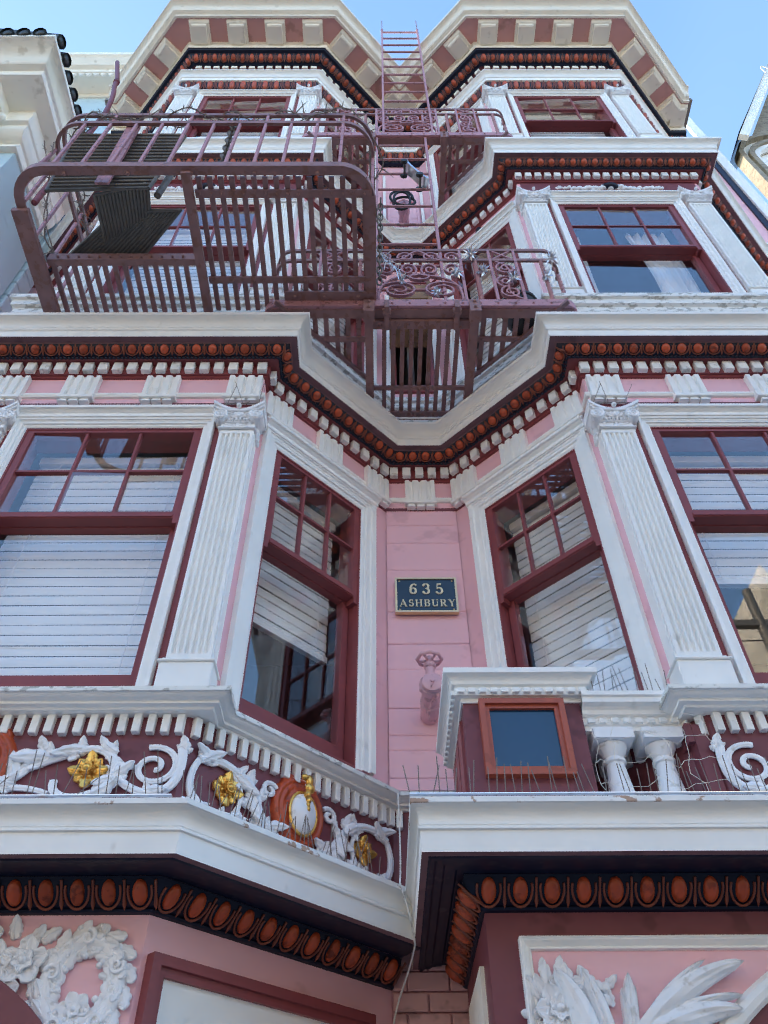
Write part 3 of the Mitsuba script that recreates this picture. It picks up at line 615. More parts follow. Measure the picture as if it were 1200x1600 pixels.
def capital(k, face, sc, z, h):
    w, g = .0368, h / .070; sw = lambda m: (m[0][:, [0, 2, 1]], m[1][:, ::-1]); ms = []
    B = lambda s0, s1, d0, d1, a, b, c=.001: ms.append(sw(cbox(sc + s0, sc + s1, d0, d1, z + a * g, z + b * g, c)))
    B(-w - .003, w + .003, -.02, .040, 0, .004); B(-w - .001, w + .001, -.02, .037, .004, .007); B(-w + .001, w - .001, -.02, .034, .007, .021)
    B(-w - .001, w + .001, -.02, .038, .021, .0245)
    for t in np.linspace(-.8, .8, 8): ms.append(moved(ellipsoid(.0036, .0042, .004, 6), (sc + t * w, z + .0275 * g, .0385)))       # row of small eggs
    bell = [(-w, .024), (w, .024), (w + .010, .052), (-w - .010, .052)]
    v = np.array([(sc + a, z + b * g, d) for d in (-.02, .036 ) for a, b in bell]); v[4 + 2:4 + 4, 2] = .047
    ms.append((v, np.array([[0, 1, 2], [0, 2, 3], [4, 6, 5], [4, 7, 6], [0, 4, 5], [0, 5, 1], [1, 5, 6], [1, 6, 2], [2, 6, 7], [2, 7, 3], [3, 7, 4], [3, 4, 0]])))
    for sd in (-1, 1):       # volutes
        c = np.array([sc + sd * (w + .001), z + .036 * g])
        d = trimesh.creation.cylinder(.0148, .034, sections=22); ms.append((np.asarray(d.vertices) + [c[0], c[1], .031], np.asarray(d.faces)))
        sp = spiral(c, .0152, 1.9, math.pi / 2, sd, 44, .10); ms.append(tube(np.c_[sp, np.full(44, .0485)], np.linspace(.0030, .0016, 44), 6))
        ms.append(moved(ellipsoid(.0042, .0042, .004, 6), (c[0], c[1], .0485)))
        band = bez([sc, z + .047 * g], [sc + sd * .015, z + .044 * g], [c[0] - sd * .004, c[1] + .020], [c[0], c[1] + .0152], 10); ms.append(tube(np.c_[band, np.full(10, .0475)], .0028, 6))
    # abacus: curved in elevation and in plan
    t = np.linspace(-1, 1, 15); zt = z + (.0535 + .015 * np.abs(t) ** 1.6) * g; dt = .048 + .012 * np.abs(t) ** 2.0
    x = sc + t * (w + .017)
    for lo, hi, dd in ((-.0075, .0015, 0.), (-.0145, -.0075, -.004), (-.022, -.0145, -.010)):
        v = np.vstack([np.c_[x, zt + lo * g, dt + dd], np.c_[x, zt + hi * g, dt + dd], np.c_[x, zt + hi * g, x * 0 - .02], np.c_[x, zt + lo * g, x * 0 - .02]]); n = 15
        q = [[a * n + j, a * n + j + 1, ((a + 1) % 4) * n + j + 1, ((a + 1) % 4) * n + j] for a in range(4) for j in range(n - 1)]
        q = np.array(q); f = np.vstack([q[:, [0, 1, 2]], q[:, [0, 2, 3]]])
        f = np.vstack([f, [[0, n, 2 * n], [0, 2 * n, 3 * n], [n - 1, 3 * n - 1, 2 * n - 1], [n - 1, 4 * n - 1, 3 * n - 1]]]); ms.append((v, f))
    for a in np.linspace(.15, math.pi - .15, 5): ms.append(leaf3d(np.array([sc, z + .032 * g]), a, .019, .011, .042 + .004 * math.sin(a), .5 * np.sign(math.pi / 2 - a) if abs(a - math.pi / 2) > .1 else 0, .12, .5, 3))
    ms.append(moved(ellipsoid(.0055, .0055, .006, 8), (sc, z + .056 * g, .055)))
    for sd in (-1, 1): ms.append(leaf3d(np.array([sc + sd * .010, z + .040 * g]), math.pi / 2 - sd * 1.0, .022, .009, .043, -.6 * sd, .1, .3, 3)); ms.append(leaf3d(np.array([sc + sd * .003, z + .0115 * g]), math.pi / 2 - sd * 1.35, .026, .008, .034, .2 * sd, .08, .3, 3))
    ms.append(leaf3d(np.array([sc, z + .008 * g]), math.pi / 2, .012, .009, .035, 0, .15, .4, 2))
    for sd in (-1, 1):       # leaf hanging on the return side
        for kx in range(4): ms.append(moved(ellipsoid(.006, .010, .013, 6), (sc + sd * (w + .001), z + (.030 - .011 * kx) * g, .012 - .004 * kx)))
    add(f'{k}__capital', face(join(ms)), PLASTER, 42)
LFP, RFP = Face(0, YWALL + .0165, (1, 0), True), Face(0, YWALL + .0165, (1, 0), False)
for f in (LFP, RFP):
    for sc in (.4005, .9275):
        pilaster(f, sc, .690, .747, 1.337, 1.408); pilaster(f, sc, 1.84, 1.95, 2.531, 2.607); pilaster(f, sc, 3.02, 3.17, 3.680, 3.758)
for f in (LF, RF):
    for a, b in ((.4372, .4515), (.8765, .8908)):
        for z0, z1 in ((.70, 1.40), (1.86, 2.59), (3.07, 3.735)): add(f'{H}__strip', f(extr(sbox(a, z0, b, z1), -.001, .003)), SASH)

# ------------------------------------------------------------------ blinds and curtains behind the panes
def blind(face, w, zb, zt, label, d=-.080, pitch=.0228):
    s0, s1 = w[0] + .012, w[1] - .012
    b = thing('window_blind', label, 'blind', 'white slatted blinds behind the windows')
    add(f'{b}__head_rail', face(extr(sbox(s0, zt - .02, s1, zt), d - .012, d + .010)), BLIND)
    n = int((zt - .02 - zb) / pitch)
    for k in range(n):
        z = zt - .024 - (k + .5) * pitch; t = .0004 * RNG.normal()
        u = np.linspace(-.5, .5, 5); hh = pitch * .484
        zz = z + u * 2 * hh * .98; dd = d - u * .0016 + .0012 * (1 - 4 * u * u) + t; sag = .0004 * RNG.normal()
        v = np.array([(s, a + (sag if s > s0 else -sag), c + e) for e in (0, -.0009) for s in (s0, s1) for a, c in zip(zz, dd)])
        q = [[j, j + 1, 5 + j + 1, 5 + j] for j in range(4)] + [[10 + j, 15 + j, 15 + j + 1, 10 + j + 1] for j in range(4)] + [[0, 5, 15, 10], [4, 14, 19, 9]]
        add(f'{b}__slat', face((v, np.array(q))), BLIND, False)
    add(f'{b}__bottom_rail', face(extr(sbox(s0, zb - .004, s1, zb + .010), d - .006, d + .006)), BLIND)
    for s in (s0 + (s1 - s0) * .14, s1 - (s1 - s0) * .14): add(f'{b}__cord', face(tube([(s, zb, d + .0085), (s, zt - .02, d + .0085)], .0007, 4)), BLIND)
blind(LF, WF, .715, 1.352, 'white slatted blind fully lowered in the second-floor window of the left bay front')
blind(LA, WA, .960, 1.352, 'white slatted blind lowered halfway, dark room below it')
blind(RA, WA, .715, 1.352, 'white slatted blind fully lowered behind the window right of the number plate')
blind(RF, WF, .985, 1.352, 'white slatted blind lowered halfway in the second-floor front of the right bay')
blind(LF, WF, 2.02, 2.540, 'white slatted blind in the third-floor window behind the large balcony')
blind(LA, WA, 1.88, 2.540, 'white slatted blind in the slanting third-floor window of the left bay')
blind(RA, WA, 2.02, 2.540, 'white slatted blind in the slanting third-floor window of the right bay')
blind(LF, WF, 3.40, 3.700, 'white slatted blind in the fourth-floor window of the left bay front')
blind(RF, WF, 3.36, 3.700, 'white slatted blind in the fourth-floor window of the right bay front')
blind(RA, WA, 3.25, 3.700, 'white slatted blind in the slanting fourth-floor window of the right bay')
def curtain(face, s0, s1, z0, z1, d, label, folds=5):
    s = np.linspace(s0, s1, folds * 10 + 1); zz = np.linspace(z0, z1, 12); X, Zg = np.meshgrid(s, zz); t = (X - s0) / (s1 - s0)
    gather = 1 - .14 * np.sin(np.pi * (Zg - z0) / (z1 - z0)); X = s0 + (X - s0) * gather if s0 < .664 else s1 - (s1 - X) * gather
    D = d + .010 * np.sin(t * folds * 2 * np.pi + .4 * np.sin(Zg * 9)) + .004 * np.sin(t * folds * 4.7 * np.pi)
    n0, n1 = X.shape; i, j = np.meshgrid(np.arange(n0 - 1), np.arange(n1 - 1), indexing='ij')
    q = np.stack([i * n1 + j, i * n1 + j + 1, (i + 1) * n1 + j + 1, (i + 1) * n1 + j], -1).reshape(-1, 4)
    k = add('curtain', face((np.stack([X.ravel(), Zg.ravel(), D.ravel()], 1), q)), CLOTH, True); labels[k] = {'label': label, 'category': 'curtain', 'group': 'white curtains of the right bay'}
curtain(RF, .474, .560, 1.84, 2.545, -.10, 'narrow white curtain at the left of the third-floor right bay window', 4)
curtain(RF, .715, .855, 1.84, 2.545, -.10, 'wide white curtain at the right of the third-floor right bay window', 5)
# ------------------------------------------------------------------ plaster ornament on the wine frieze
def scroll_panel(face, parts, s0, s1, z0, z1, d, label):
    ms = []; r = np.random.default_rng(int(s1 * 1000))
    for pts, r0, r1 in parts['stems']:
        pts = np.asarray(pts, float); ms += stem(np.clip(pts, [s0 + .003, 0], [s1 - .003, 1]), r0 * .74, r1 * .74, d + .0035)
    for p, a, L, cu, w, lb in parts['leaves']:
        ms.append(leaf3d(np.array(p), a, L * 1.25, w * 1.55, d + .006 + .003 * r.random(), cu * 1.3, .16, .6, lb))
        ms.append(leaf3d(np.array(p) + L * .25 * np.array([math.cos(a), math.sin(a)]), a + (.9 if cu > 0 else -.9), L * .65, w * 1.1, d + .004, cu * 1.5, .16, .7, 3))
        ms.append(leaf3d(np.array(p) + L * .15 * np.array([math.cos(a), math.sin(a)]), a - (1.0 if cu > 0 else -1.0), L * .6, w * 1.0, d + .004, -cu * 1.2, .16, .7, 3))
    mm = join(ms); mm[0][:, 1] = .500 + (mm[0][:, 1] - .500) * .86
    return add(f'{SI}__scrollwork', face(mm), PLASTER, 50, label=label)
def flower(face, s, z, d, label, R=.024):
    ms = []; p = np.array([s, z])
    for k in range(8):
        a = k * math.pi / 4 + math.pi / 2; big = k % 2 == 0; u = np.array([math.cos(a), math.sin(a)])
        ms.append(leaf3d(p + u * R * .16, a, R * (.92 if big else .72), R * (.92 if big else .80), d + (.006 if big else .004), 0, .14, .35, 3, .40))
        b = a + math.pi / 8; w = np.array([math.cos(b), math.sin(b)]); ms.append(moved(ellipsoid(R * .09, R * .09, R * .10, 6), (s + w[0] * R * .46, z + w[1] * R * .46, d + .0085)))
        ms.append(leaf3d(p, b, R * .42, R * .26, d + .010, 0, .25, .8, 1, .5, 8, 7))
    ms.append(moved(ellipsoid(R * .20, R * .20, R * .20, 9), (s, z, d + .0135)))
    g = np.linspace(0, 2 * np.pi, 17)[:-1]; ms += [moved(ellipsoid(.0014, .0014, .0014, 4), (s + R * .25 * math.cos(t), z + R * .25 * math.sin(t), d + .0145)) for t in g]
    return add(f'{SI}__flower', face(join(ms)), GOLD, 50, label=label)
FD = .0135
# front of the left bay: stem scrolls between the cartouche (outside left) and the corner, s runs away from the corner
def front_scroll(face, label):
    st = [(np.vstack([bez([.640, .535], [.600, .572], [.560, .588], [.520, .606], 14), bez([.520, .606], [.495, .612], [.478, .600], [.470, .580], 8)]), .0045, .0090),
          (bez([.470, .582], [.463, .560], [.468, .545], [.492, .529], 10), .0085, .0075), (bez([.492, .529], [.520, .514], [.552, .526], [.548, .552], 10), .0085, .0070),
          (bez([.470, .575], [.464, .555], [.450, .538], [.420, .530], 12), .0075, .0075), (bez([.420, .530], [.384, .526], [.372, .560], [.380, .608], 14), .0080, .0085),
          (spiral((.416, .575), .0365, 1.5, -1.9 + math.pi, 1, 46, .16), .0058, .0050), (bez([.470, .590], [.455, .572], [.445, .570], [.430, .582], 8), .0055, .0035),
          (spiral((.598, .592), .016, 1.15, -.3, 1, 22, .2), .0050, .0050), (bez([.583, .590], [.586, .570], [.600, .555], [.622, .545], 10), .0050, .0065),
          (bez([.640, .535], [.605, .545], [.575, .540], [.552, .530], 8), .0070, .0050)]
    lv = [((.560, .590), .25, .045, -.6, .020, 4), ((.515, .606), .1, .040, -.7, .017, 4), ((.470, .600), .4, .030, .6, .012, 3), ((.475, .555), 2.3, .034, .4, .016, 4), ((.500, .525), 2.9, .040, -.5, .016, 4),
          ((.460, .555), .0, .030, -.7, .013, 3), ((.425, .532), 2.8, .030, .6, .013, 3), ((.378, .600), 1.7, .022, -.4, .012, 3), 
          ((.600, .555), 1.0, .036, .5, .015, 4), ((.600, .545), .1, .030, .4, .014, 3), ((.572, .605), .9, .020, .4, .012, 3), ((.628, .540), 2.3, .030, .5, .015, 3)]
    scroll_panel(face, {'stems': st, 'leaves': lv}, .366, .645, .500, .625, FD, label)
front_scroll(LF, 'white plaster leaf scroll with gold flower on the left bay front')
front_scroll(RF, 'white plaster leaf scroll at the right edge of the photo')
flower(LF, .505, .560, FD, 'gold flower of the left bay front', .026)
# slanting side: two scrolls either side of an orange cartouche
mirror = lambda pts, c: np.asarray([[2 * c - x, z] for x, z in pts])
sc0 = (.239 - HREC) / R2
stA = [(bez([.405, .600], [.418, .575], [.420, .540], [.395, .522], 14), .0060, .0075), (bez([.395, .522], [.370, .508], [.335, .520], [.330, .545], 12), .0075, .0060), (bez([.405, .600], [.375, .622], [.330, .612], [.305, .575], 16), .0080, .0090),
       (bez([.305, .575], [.292, .555], [.285, .540], [.262, .528], 10), .0095, .0080), (bez([.330, .545], [.320, .570], [.330, .590], [.350, .602], 10), .0050, .0040), (spiral((.276, .601), .0150, 1.2, 2.6, -1, 22, .2), .0050, .0050), (bez([.289, .597], [.292, .575], [.296, .560], [.300, .545], 8), .0050, .0060)]
lvA = [((.400, .600), 2.2, .032, .5, .015, 3), ((.385, .606), .9, .030, -.8, .013, 3), ((.345, .606), 3.5, .042, .5, .017, 4), ((.312, .585), 4.2, .046, .5, .019, 4), ((.310, .590), 1.1, .024, .5, .013, 3), ((.405, .540), 4.4, .036, -.5, .013, 3), ((.370, .515), 3.0, .034, -.4, .014, 3), ((.290, .550), 4.6, .034, .6, .017, 4), ((.330, .540), 4.5, .030, .3, .012, 3), ((.275, .535), 2.6, .028, .5, .014, 3)]
scroll_panel(LA, {'stems': stA, 'leaves': lvA}, .255, .424, .495, .632, FD, 'white plaster leaf scroll left of the orange cartouche')
mx = lambda p: (2 * sc0 - .004 - p[0], p[1])
stB = [(np.array([mx(p) for p in a]) * 1., b, c) for a, b, c in stA]; lvB = [(mx(p), math.pi - a, L, -cu, w, n) for p, a, L, cu, w, n in lvA]
scroll_panel(LA, {'stems': [(np.maximum(a, [.014, 0]), b, c) for a, b, c in stB], 'leaves': lvB}, .005, .175, .495, .632, FD, 'white plaster leaf scroll right of the orange cartouche')
flower(LA, .352, .560, FD, 'gold flower left of the orange cartouche', .025); flower(LA, .078, .556, FD, 'gold flower right of the orange cartouche', .023)
def cartouche(face, s, z, d, label, w=.040, h=.044):
    g = np.linspace(0, 2 * np.pi, 60); cur = [(np.stack([s + w * np.cos(g), z + h * np.sin(g)], 1), .011, 1.0), ([[s - w * .5, z - h * .2], [s + w * .5, z - h * .2]], .022, .5), ([[s, z - h * .7], [s, z + h * .5]], .026, .45)]
    for sd in (-1, 1): cur.append((spiral((s + sd * .018, z + h * .95), .014, 1.3, -1.2 if sd > 0 else math.pi + 1.2, sd, 24, .2), .0055, 1.2))
    r = relief(cur, s - .06, s + .06, z - .065, z + .075, .0015, 1.0, .7); r[0][:, 2] += d
    k = add(f'{SI}__cartouche', face(r), ORANGE, True, label=label)
    oval = ellipsoid(w * .62, h * .72, .016, 14); add(f'{k}__shield', face(moved(oval, (s, z - .006, d + .013))), PLASTER, True)
    t = tube(np.stack([s + w * .66 * np.cos(g), z - .006 + h * .76 * np.sin(g), np.full(60, d + .016)], 1)[:-1], .0022, 6, True)
    leaf = [moved(ellipsoid(a, b, .005, 7), (s + x, z + y, d + .026)) for a, b, x, y in ((.007, .010, 0, h * .98), (.009, .009, -.002, h * .72), (.0055, .007, .002, h * .45), (.005, .006, 0, h * .25), (.0042, .005, .001, h * .08), (.004, .005, 0, -h * .06), (.007, .005, .009, h * 1.05))]
    add(f'{k}__gold_drop', face(join([t] + leaf)), GOLD, True)
cartouche(LA, sc0, .572, FD, 'orange shell cartouche with white shield and gold drop'); cartouche(LF, .664, .572, FD, 'orange cartouche cut off by the left edge of the photo')

# third-floor garlands
def garland(face, s, z, d, L, label, bs=PLASTER, amp=.010):
    cur = []; r = np.random.default_rng(int(s * 900) + 3)
    for k in range(int(L / .0055)):
        x = -L / 2 + (k + .5) * .0055 + r.normal() * .001; u = abs(x) / (L / 2); y = amp * math.cos(x / L * 4 * math.pi) * (.6 if u > .3 else 1) + r.normal() * .004
        rr = (.0105 - .0060 * u) * (1 + .3 * r.normal()) ; cur.append(([[s + x, z + y], [s + x + .001, z + y]], max(rr, .0025), .9))
    for sd in (-1, 1):
        for a in (.5, 1.1, -.5): cur += acanthus(np.array([s + sd * .02, z]), math.pi / 2 - sd * (math.pi / 2 - a * .7), .032, .3 * sd, .012, 3)
    m = relief(cur, s - L / 2 - .01, s + L / 2 + .01, z - .035, z + .035, .0017, 1.0, .5, .2); m[0][:, 2] += d
    return add(f'{F3}__garland', face(m), bs, True, label=label)
for f in (LF, RF):
    g = garland(f, .664, 2.645, .017, .36, 'white plaster garland with a dark blue medallion, ' + ('right' if f is RF else 'left') + ' bay')
    add(f'{g}__medallion', f(moved(ellipsoid(.030, .013, .016, 10), (.664, 2.650, .020))), NAVY, True)
for f in (LA, RA):
    for j, s in enumerate((.10, .165, .31, .365)):
        g = garland(f, s, 2.640, .001, .060, None, GOLD if j == 0 else PLASTER, .004)
    add(f'{F3}__cartouche', f(moved(ellipsoid(.024, .026, .015, 10), (.235, 2.645, .003))), ORANGE, True); add(f'{F3}__medallion', f(moved(ellipsoid(.013, .016, .014, 10), (.235, 2.645, .010))), NAVY, True)

# ------------------------------------------------------------------ first floor: wreath, arch, slanting door
ms = []; r = np.random.default_rng(5); wc = np.array([.447, .296])
g = np.linspace(0, 2 * np.pi, 41)[:-1]; ms.append(tube(np.stack([wc[0] + .0405 * np.cos(g), wc[1] + .049 * np.sin(g), np.full(40, .001)], 1), .0115, 10, True))
for k in range(46):          # overlapping leaves round the ring, laid like scales
    a = k / 46 * 2 * np.pi; c = wc + np.array([.0405 * math.cos(a), .049 * math.sin(a)]); o = (-1, 0, 1)[k % 3]; nrm = np.array([math.cos(a), math.sin(a)])
    ms.append(leaf3d(c + nrm * o * .0075, a + math.pi / 2 - o * .38, .027 + .002 * r.normal(), .0195, .0095 - .0035 * abs(o), o * .25 + .15 * r.normal(), .14, .6, 3))
    if k % 9 == 2:
        q = c + nrm * .004 * r.normal(); ms.append(tube(np.c_[spiral(q, .0095, 1.3, a, 1, 18, .15), np.full(18, .0135)], np.linspace(.0028, .0014, 18), 6))
    if k % 4 == 1:
        for j in range(3): q = c + nrm * (.012 + .004 * r.random()) * r.choice([-1, 1]) + r.normal(size=2) * .003; ms.append(moved(ellipsoid(.0040, .0040, .0045, 6), (q[0], q[1], .006)))
for p, R, n in (((.448, .272), .018, 6), ((.520, .322), .027, 5), ((.560, .318), .027, 6), ((.540, .290), .023, 5), ((.594, .322), .027, 5), ((.575, .352), .020, 5), ((.476, .250), .019, 5)): ms += rosette(p, R, .006, n, True, int(p[0] * 1000))
for a, b in (((.500, .300), 3.6), ((.508, .345), 2.4), ((.540, .348), 1.2), ((.505, .283), 4.4), ((.520, .340), 1.9), ((.492, .318), .3), ((.56, .29), 5.0), ((.455, .245), 4.9), ((.47, .23), 4.2), ((.44, .245), 5.5)): ms.append(leaf3d(np.array(a), b, .027, .019, .004, .5, .14, .6, 4))
for k in range(14): t = k / 13; c = np.array([.447 + .07 * t, .245 - .12 * t]); ms.append(leaf3d(c, 4.9 + (.6 if k % 2 else -.6), .034, .018, .005, .3, .14, .7, 4))
add(f'{H}__wreath', LF(join(ms)), PLASTER, 50, label='white plaster wreath of leaves and flowers beside the arch')
g = np.linspace(.0, math.pi, 64)
def arc_band(face, r0, r1, d0, d1, bs, nm, lab=None):
    p = Polygon(np.vstack([np.c_[ARC[0] + r1 * np.cos(g), ARC[1] + r1 * np.sin(g)], np.c_[ARC[0] + r0 * np.cos(g[::-1]), ARC[1] + r0 * np.sin(g[::-1])]]))
    return add(f'{H}__{nm}', face(extr(p, d0, d1)), bs, label=lab)
k = arc_band(LF, .244, .279, -.002, .024, WINE, 'arch', 'wine red arch at the lower left corner of the photo')
add(f'{k}__soffit', LF((lambda a: a)(extr(Polygon(np.vstack([np.c_[ARC[0] + .246 * np.cos(g), ARC[1] + .246 * np.sin(g)], np.c_[ARC[0] + .236 * np.cos(g[::-1]), ARC[1] + .236 * np.sin(g[::-1])]])), -.06, .006)), ), NAVY)
a = np.linspace(0, math.pi, 40); 
for t in a[1:-1]:
    c = np.array([ARC[0] + .240 * math.cos(t), ARC[1] + .240 * math.sin(t)]); e = ellipsoid(.0085, .013, .012, 7); add(f'{k}__egg', LF(moved(e, (c[0], c[1], -.006), rotm([0, 0, 1], math.degrees(t) + 25))), ORANGE, True)
add(f'{k}__inner_wall', LF(bx(.40, .93, -.49, .40, -.12, -.10)), WINE)
# door frame on the slanting side, with its white panel
def sval(h): return (h - HREC) / R2
d0, d1 = sval(.3799), sval(.1194)
k = add(f'{H}__door_frame', LA(join([extr(sbox(d1, -.49, d0, .333).difference(sbox(d1 + .012, -.6, d0 - .012, .321)), 0, .016), extr(sbox(d1 + .012, -.49, d0 - .012, .321).difference(sbox(d1 + .022, -.6, d0 - .022, .311)), 0, .010)])), SASH, label='wine red frame round a white panel under the left bay')
add(f'{k}__panel', LA(extr(sbox(d1 + .0215, -.49, d0 - .0215, .3115), 0, .004)), WHITE)

# ------------------------------------------------------------------ the porch at the right
PO = add(f'{H}__porch', RF(extr(sbox(.0275, -.49, 1.65, .466), -.03, 0)), WINE, label='wine red porch front with a white framed pink panel')
add(f'{PO}__side_wall', (lambda m: m)(bx(AX + .0275, AX + .0575, YWALL + .03, YREC, -.49, .4)), WINE)
add(f'{PO}__side_panel', (lambda b: b)(bx(AX + .022, AX + .0285, 1.09, 1.27, -.3, .335)), CREAM)
add(f'{PO}__deck', bx(AX + .0275, AX + 1.65, .96, YREC, .4665, .472), WHITE)
def prism(poly, d0, d1): return RF(extr(poly, d0, d1))
panel = Polygon([(.070, -.49), (.070, .336), (.55, .336), (.55, .334), (.40, .317), (.345, .289), (.29, .249), (.25, .21), (.21, .15), (.18, .05), (.17, -.49)])
add(f'{PO}__panel', prism(panel, 0, .0035), PINK)
# mitred frame moulding: top and left
def frame_mould(path, w, prof):
    p = np.asarray(path, float); t = np.gradient(p, axis=0)
    nrm = []
    for k in range(len(p)):
        a = p[k] - p[k - 1] if k else p[1] - p[0]; b = p[k + 1] - p[k] if k < len(p) - 1 else p[-1] - p[-2]
        a, b = a / np.linalg.norm(a), b / np.linalg.norm(b); na, nb = np.array([-a[1], a[0]]), np.array([-b[1], b[0]]); m = na + nb; m /= max(m @ na, .2); nrm.append(m)
    nrm = np.array(nrm); rows = [np.c_[p + nrm * u * w, np.full(len(p), d)] for u, d in prof]; n = len(p); v = np.vstack(rows)
    q = np.array([[k * n + j, k * n + j + 1, (k + 1) * n + j + 1, (k + 1) * n + j] for k in range(len(rows) - 1) for j in range(n - 1)])
    return v, np.vstack([q[:, [0, 1, 2]], q[:, [0, 2, 3]]])
FP = [(0, -.002), (0, .014), (.10, .015), (.25, .0135), (.30, .0135), (.75, .0075), (.80, .009), (.92, .009), (1., .005), (1., -.002)]
add(f'{PO}__panel_frame', RF(frame_mould([(.95, .345), (.064, .345), (.064, -.49)], .014, FP)), WHITE, 25)
ac = bez([.60, .345], [.44, .345], [.30, .28], [.235, .17], 24)
add(f'{PO}__arch_mould', RF(frame_mould(np.vstack([ac, [[.20, .06], [.19, -.3]]])[::-1], .022, [(0, -.002), (0, .010), (.2, .016), (.5, .018), (.8, .016), (1, .010), (1, -.002)])), WHITE, 30)
# plume of leaves and a flower head, in relief
def blade(p0, a, L, cu, w, d=.006):
    nu, nv = 22, 11; u = np.linspace(0, 1, nu); an = a + cu * u ** 1.3; st = np.stack([np.cos(an), np.sin(an)], 1) * L / (nu - 1); mid = np.vstack([[0, 0], np.cumsum(st, 0)[:-1]]) + np.asarray(p0)
    nn = np.stack([-np.sin(an), np.cos(an)], 1); wd = .86 * w * np.sin(np.pi * np.clip(.22 + .78 * u, 0, 1)) ** .55; v = np.linspace(-1, 1, nv); sg = -1 if cu < 0 else 1
    sz = mid[:, None] + nn[:, None] * (wd[:, None] * v[None])[..., None]
    dd = d + L * (.10 * np.sin(np.pi * u * .8) + .22 * np.maximum(u - .72, 0))[:, None] + wd[:, None] * (.55 * (1 - np.abs(v[None]) ** 1.5) - .30 * sg * v[None]) - .0026 * np.exp(-(v[None] / .14) ** 2) - .0012 * np.exp(-((np.abs(v[None]) - .55) / .12) ** 2) + .0009 * np.sin(u[:, None] * 17 + v[None] * 4)
    P_ = np.concatenate([sz, dd[..., None]], -1).reshape(-1, 3); B = P_.copy(); B[:, 2] = np.maximum(B[:, 2] - .012, 0)
    i, j = np.meshgrid(np.arange(nu - 1), np.arange(nv - 1), indexing='ij'); q = np.stack([i * nv + j, i * nv + j + 1, (i + 1) * nv + j + 1, (i + 1) * nv + j], -1).reshape(-1, 4); n = len(P_)
    edge = np.r_[np.arange(nv), np.arange(1, nu) * nv + nv - 1, (nu - 1) * nv + np.arange(nv - 2, -1, -1), np.arange(nu - 2, -1, -1) * nv]; e2 = np.roll(edge, -1)
    q = np.vstack([q, q[:, ::-1] + n, np.stack([edge, edge + n, e2 + n, e2], 1)]); return np.vstack([P_, B]), np.vstack([q[:, [0, 1, 2]], q[:, [0, 2, 3]]])
q0 = np.array([.172, .225]); ms = []
for k, (a, L, cu, w) in enumerate(((.02, .105, -.55, .0145), (.30, .122, -.60, .015), (.55, .138, -.62, .016), (.80, .172, -.64, .016), (1.35, .080, .18, .0105), (-.3, .09, -.5, .014))): ms += [blade(q0, a, L, cu, w * .9, .008 - .001 * k), blade(q0, a + .13, L * .80, cu * .8, w * .42, .005), blade(q0, a - .12, L * .86, cu * 1.15, w * .42, .004)]
ms += [blade((.150, .21), 1.60, .100, .42, .0115, .008), blade((.128, .19), 1.52, .122, .75, .0165, .012)]
r = np.random.default_rng(11)
ms += rosette((.100, .268), .026, .010, 6, True, 1) + rosette((.112, .290), .020, .008, 5, True, 2) + rosette((.092, .240), .020, .008, 5, True, 3)
for k in range(16): c = np.array([.100, .270]) + np.array([.022 * math.cos(k * 2.4), .030 * math.sin(k * 2.4)]) * (.6 + .4 * r.random()); ms.append(leaf3d(c, k * 2.4 + .4 * r.normal(), .026, .016, .006, .6 * r.normal(), .15, .8, 4))
for k in range(9): c = np.array([.150, .284]) + r.normal(size=2) * [.009, .011]; ms.append(leaf3d(c, r.uniform(0, 6.28), .020, .013, .006, r.normal() * .6, .15, .8, 3)); ms.append(moved(ellipsoid(.005, .005, .005, 6), (c[0], c[1], .010)))
for k in range(14): c = np.array([.098 + .03 * r.random(), .15 + .08 * r.random()]); ms.append(leaf3d(c, r.uniform(0, 6.28), .032, .019, .006, .6, .15, .7, 4))
mm = join(ms); mm[0][:, 2] += .003
add(f'{PO}__plume', RF(mm), PLASTER, 50, label='white plaster plume of long leaves rising from a flower head')

# pedestal box with a dark glazed light, and the balustrade beside it
PB = add(f'{H}__pedestal', bx(AX + .024, AX + .200, 1.03, 1.225, .473, .700), WINE, label='wine red box pedestal with a brick orange framed dark blue pane')
for j in range(3): add(f'{PB}__side_panel', bx(AX + .020, AX + .0245, 1.06 + .055 * j, 1.105 + .055 * j, .50, .665), SASH)
add(f'{PB}__plinth', bx(AX + .014, AX + .206, 1.018, 1.235, .472, .481), WHITE)
cap = [(0, .676), (.003, .676), (.003, .683), (.012, .684), (.012, .697), (.016, .699)] + arcp(.017, .700, .027, .712, .2, 5) + [(.029, .713), (.029, .722), (0, .7235)]
def box_poly(o): return [(AX + .024 - o, 1.235), (AX + .024 - o, 1.03 - o), (AX + .200 + o, 1.03 - o), (AX + .200 + o, 1.235)]
CP = add(f'{PB}__cap', sweep(box_poly, cap), WHITE, 25); add(f'{PB}__cap', bx(AX + .026, AX + .185, 1.025, 1.225, .7236, .731), WHITE)
dn = cbox(-.0055, .0055, 0, .006, 0, .0085, .0008); proto('dentil_cap', dn, WHITE)
for c, e, n in stations(box_poly, .012, .0165): R = np.array([[e[0], n[0], 0], [e[1], n[1], 0], [0, 0, 1.]]); copy(f'{PB}__dentil', 'dentil_cap', R if np.linalg.det(R) > 0 else R * [-1, 1, 1], [c[0], c[1], .6855])
fr = lambda a, b, d0, d1, bs, nm: add(f'{PB}__{nm}', RF(extr(sbox(.110 - a, .616 - a * .97, .110 + a, .616 + a * .97).difference(sbox(.110 - b, .616 - b * .97, .110 + b, .616 + b * .97)), d0, d1)), bs)
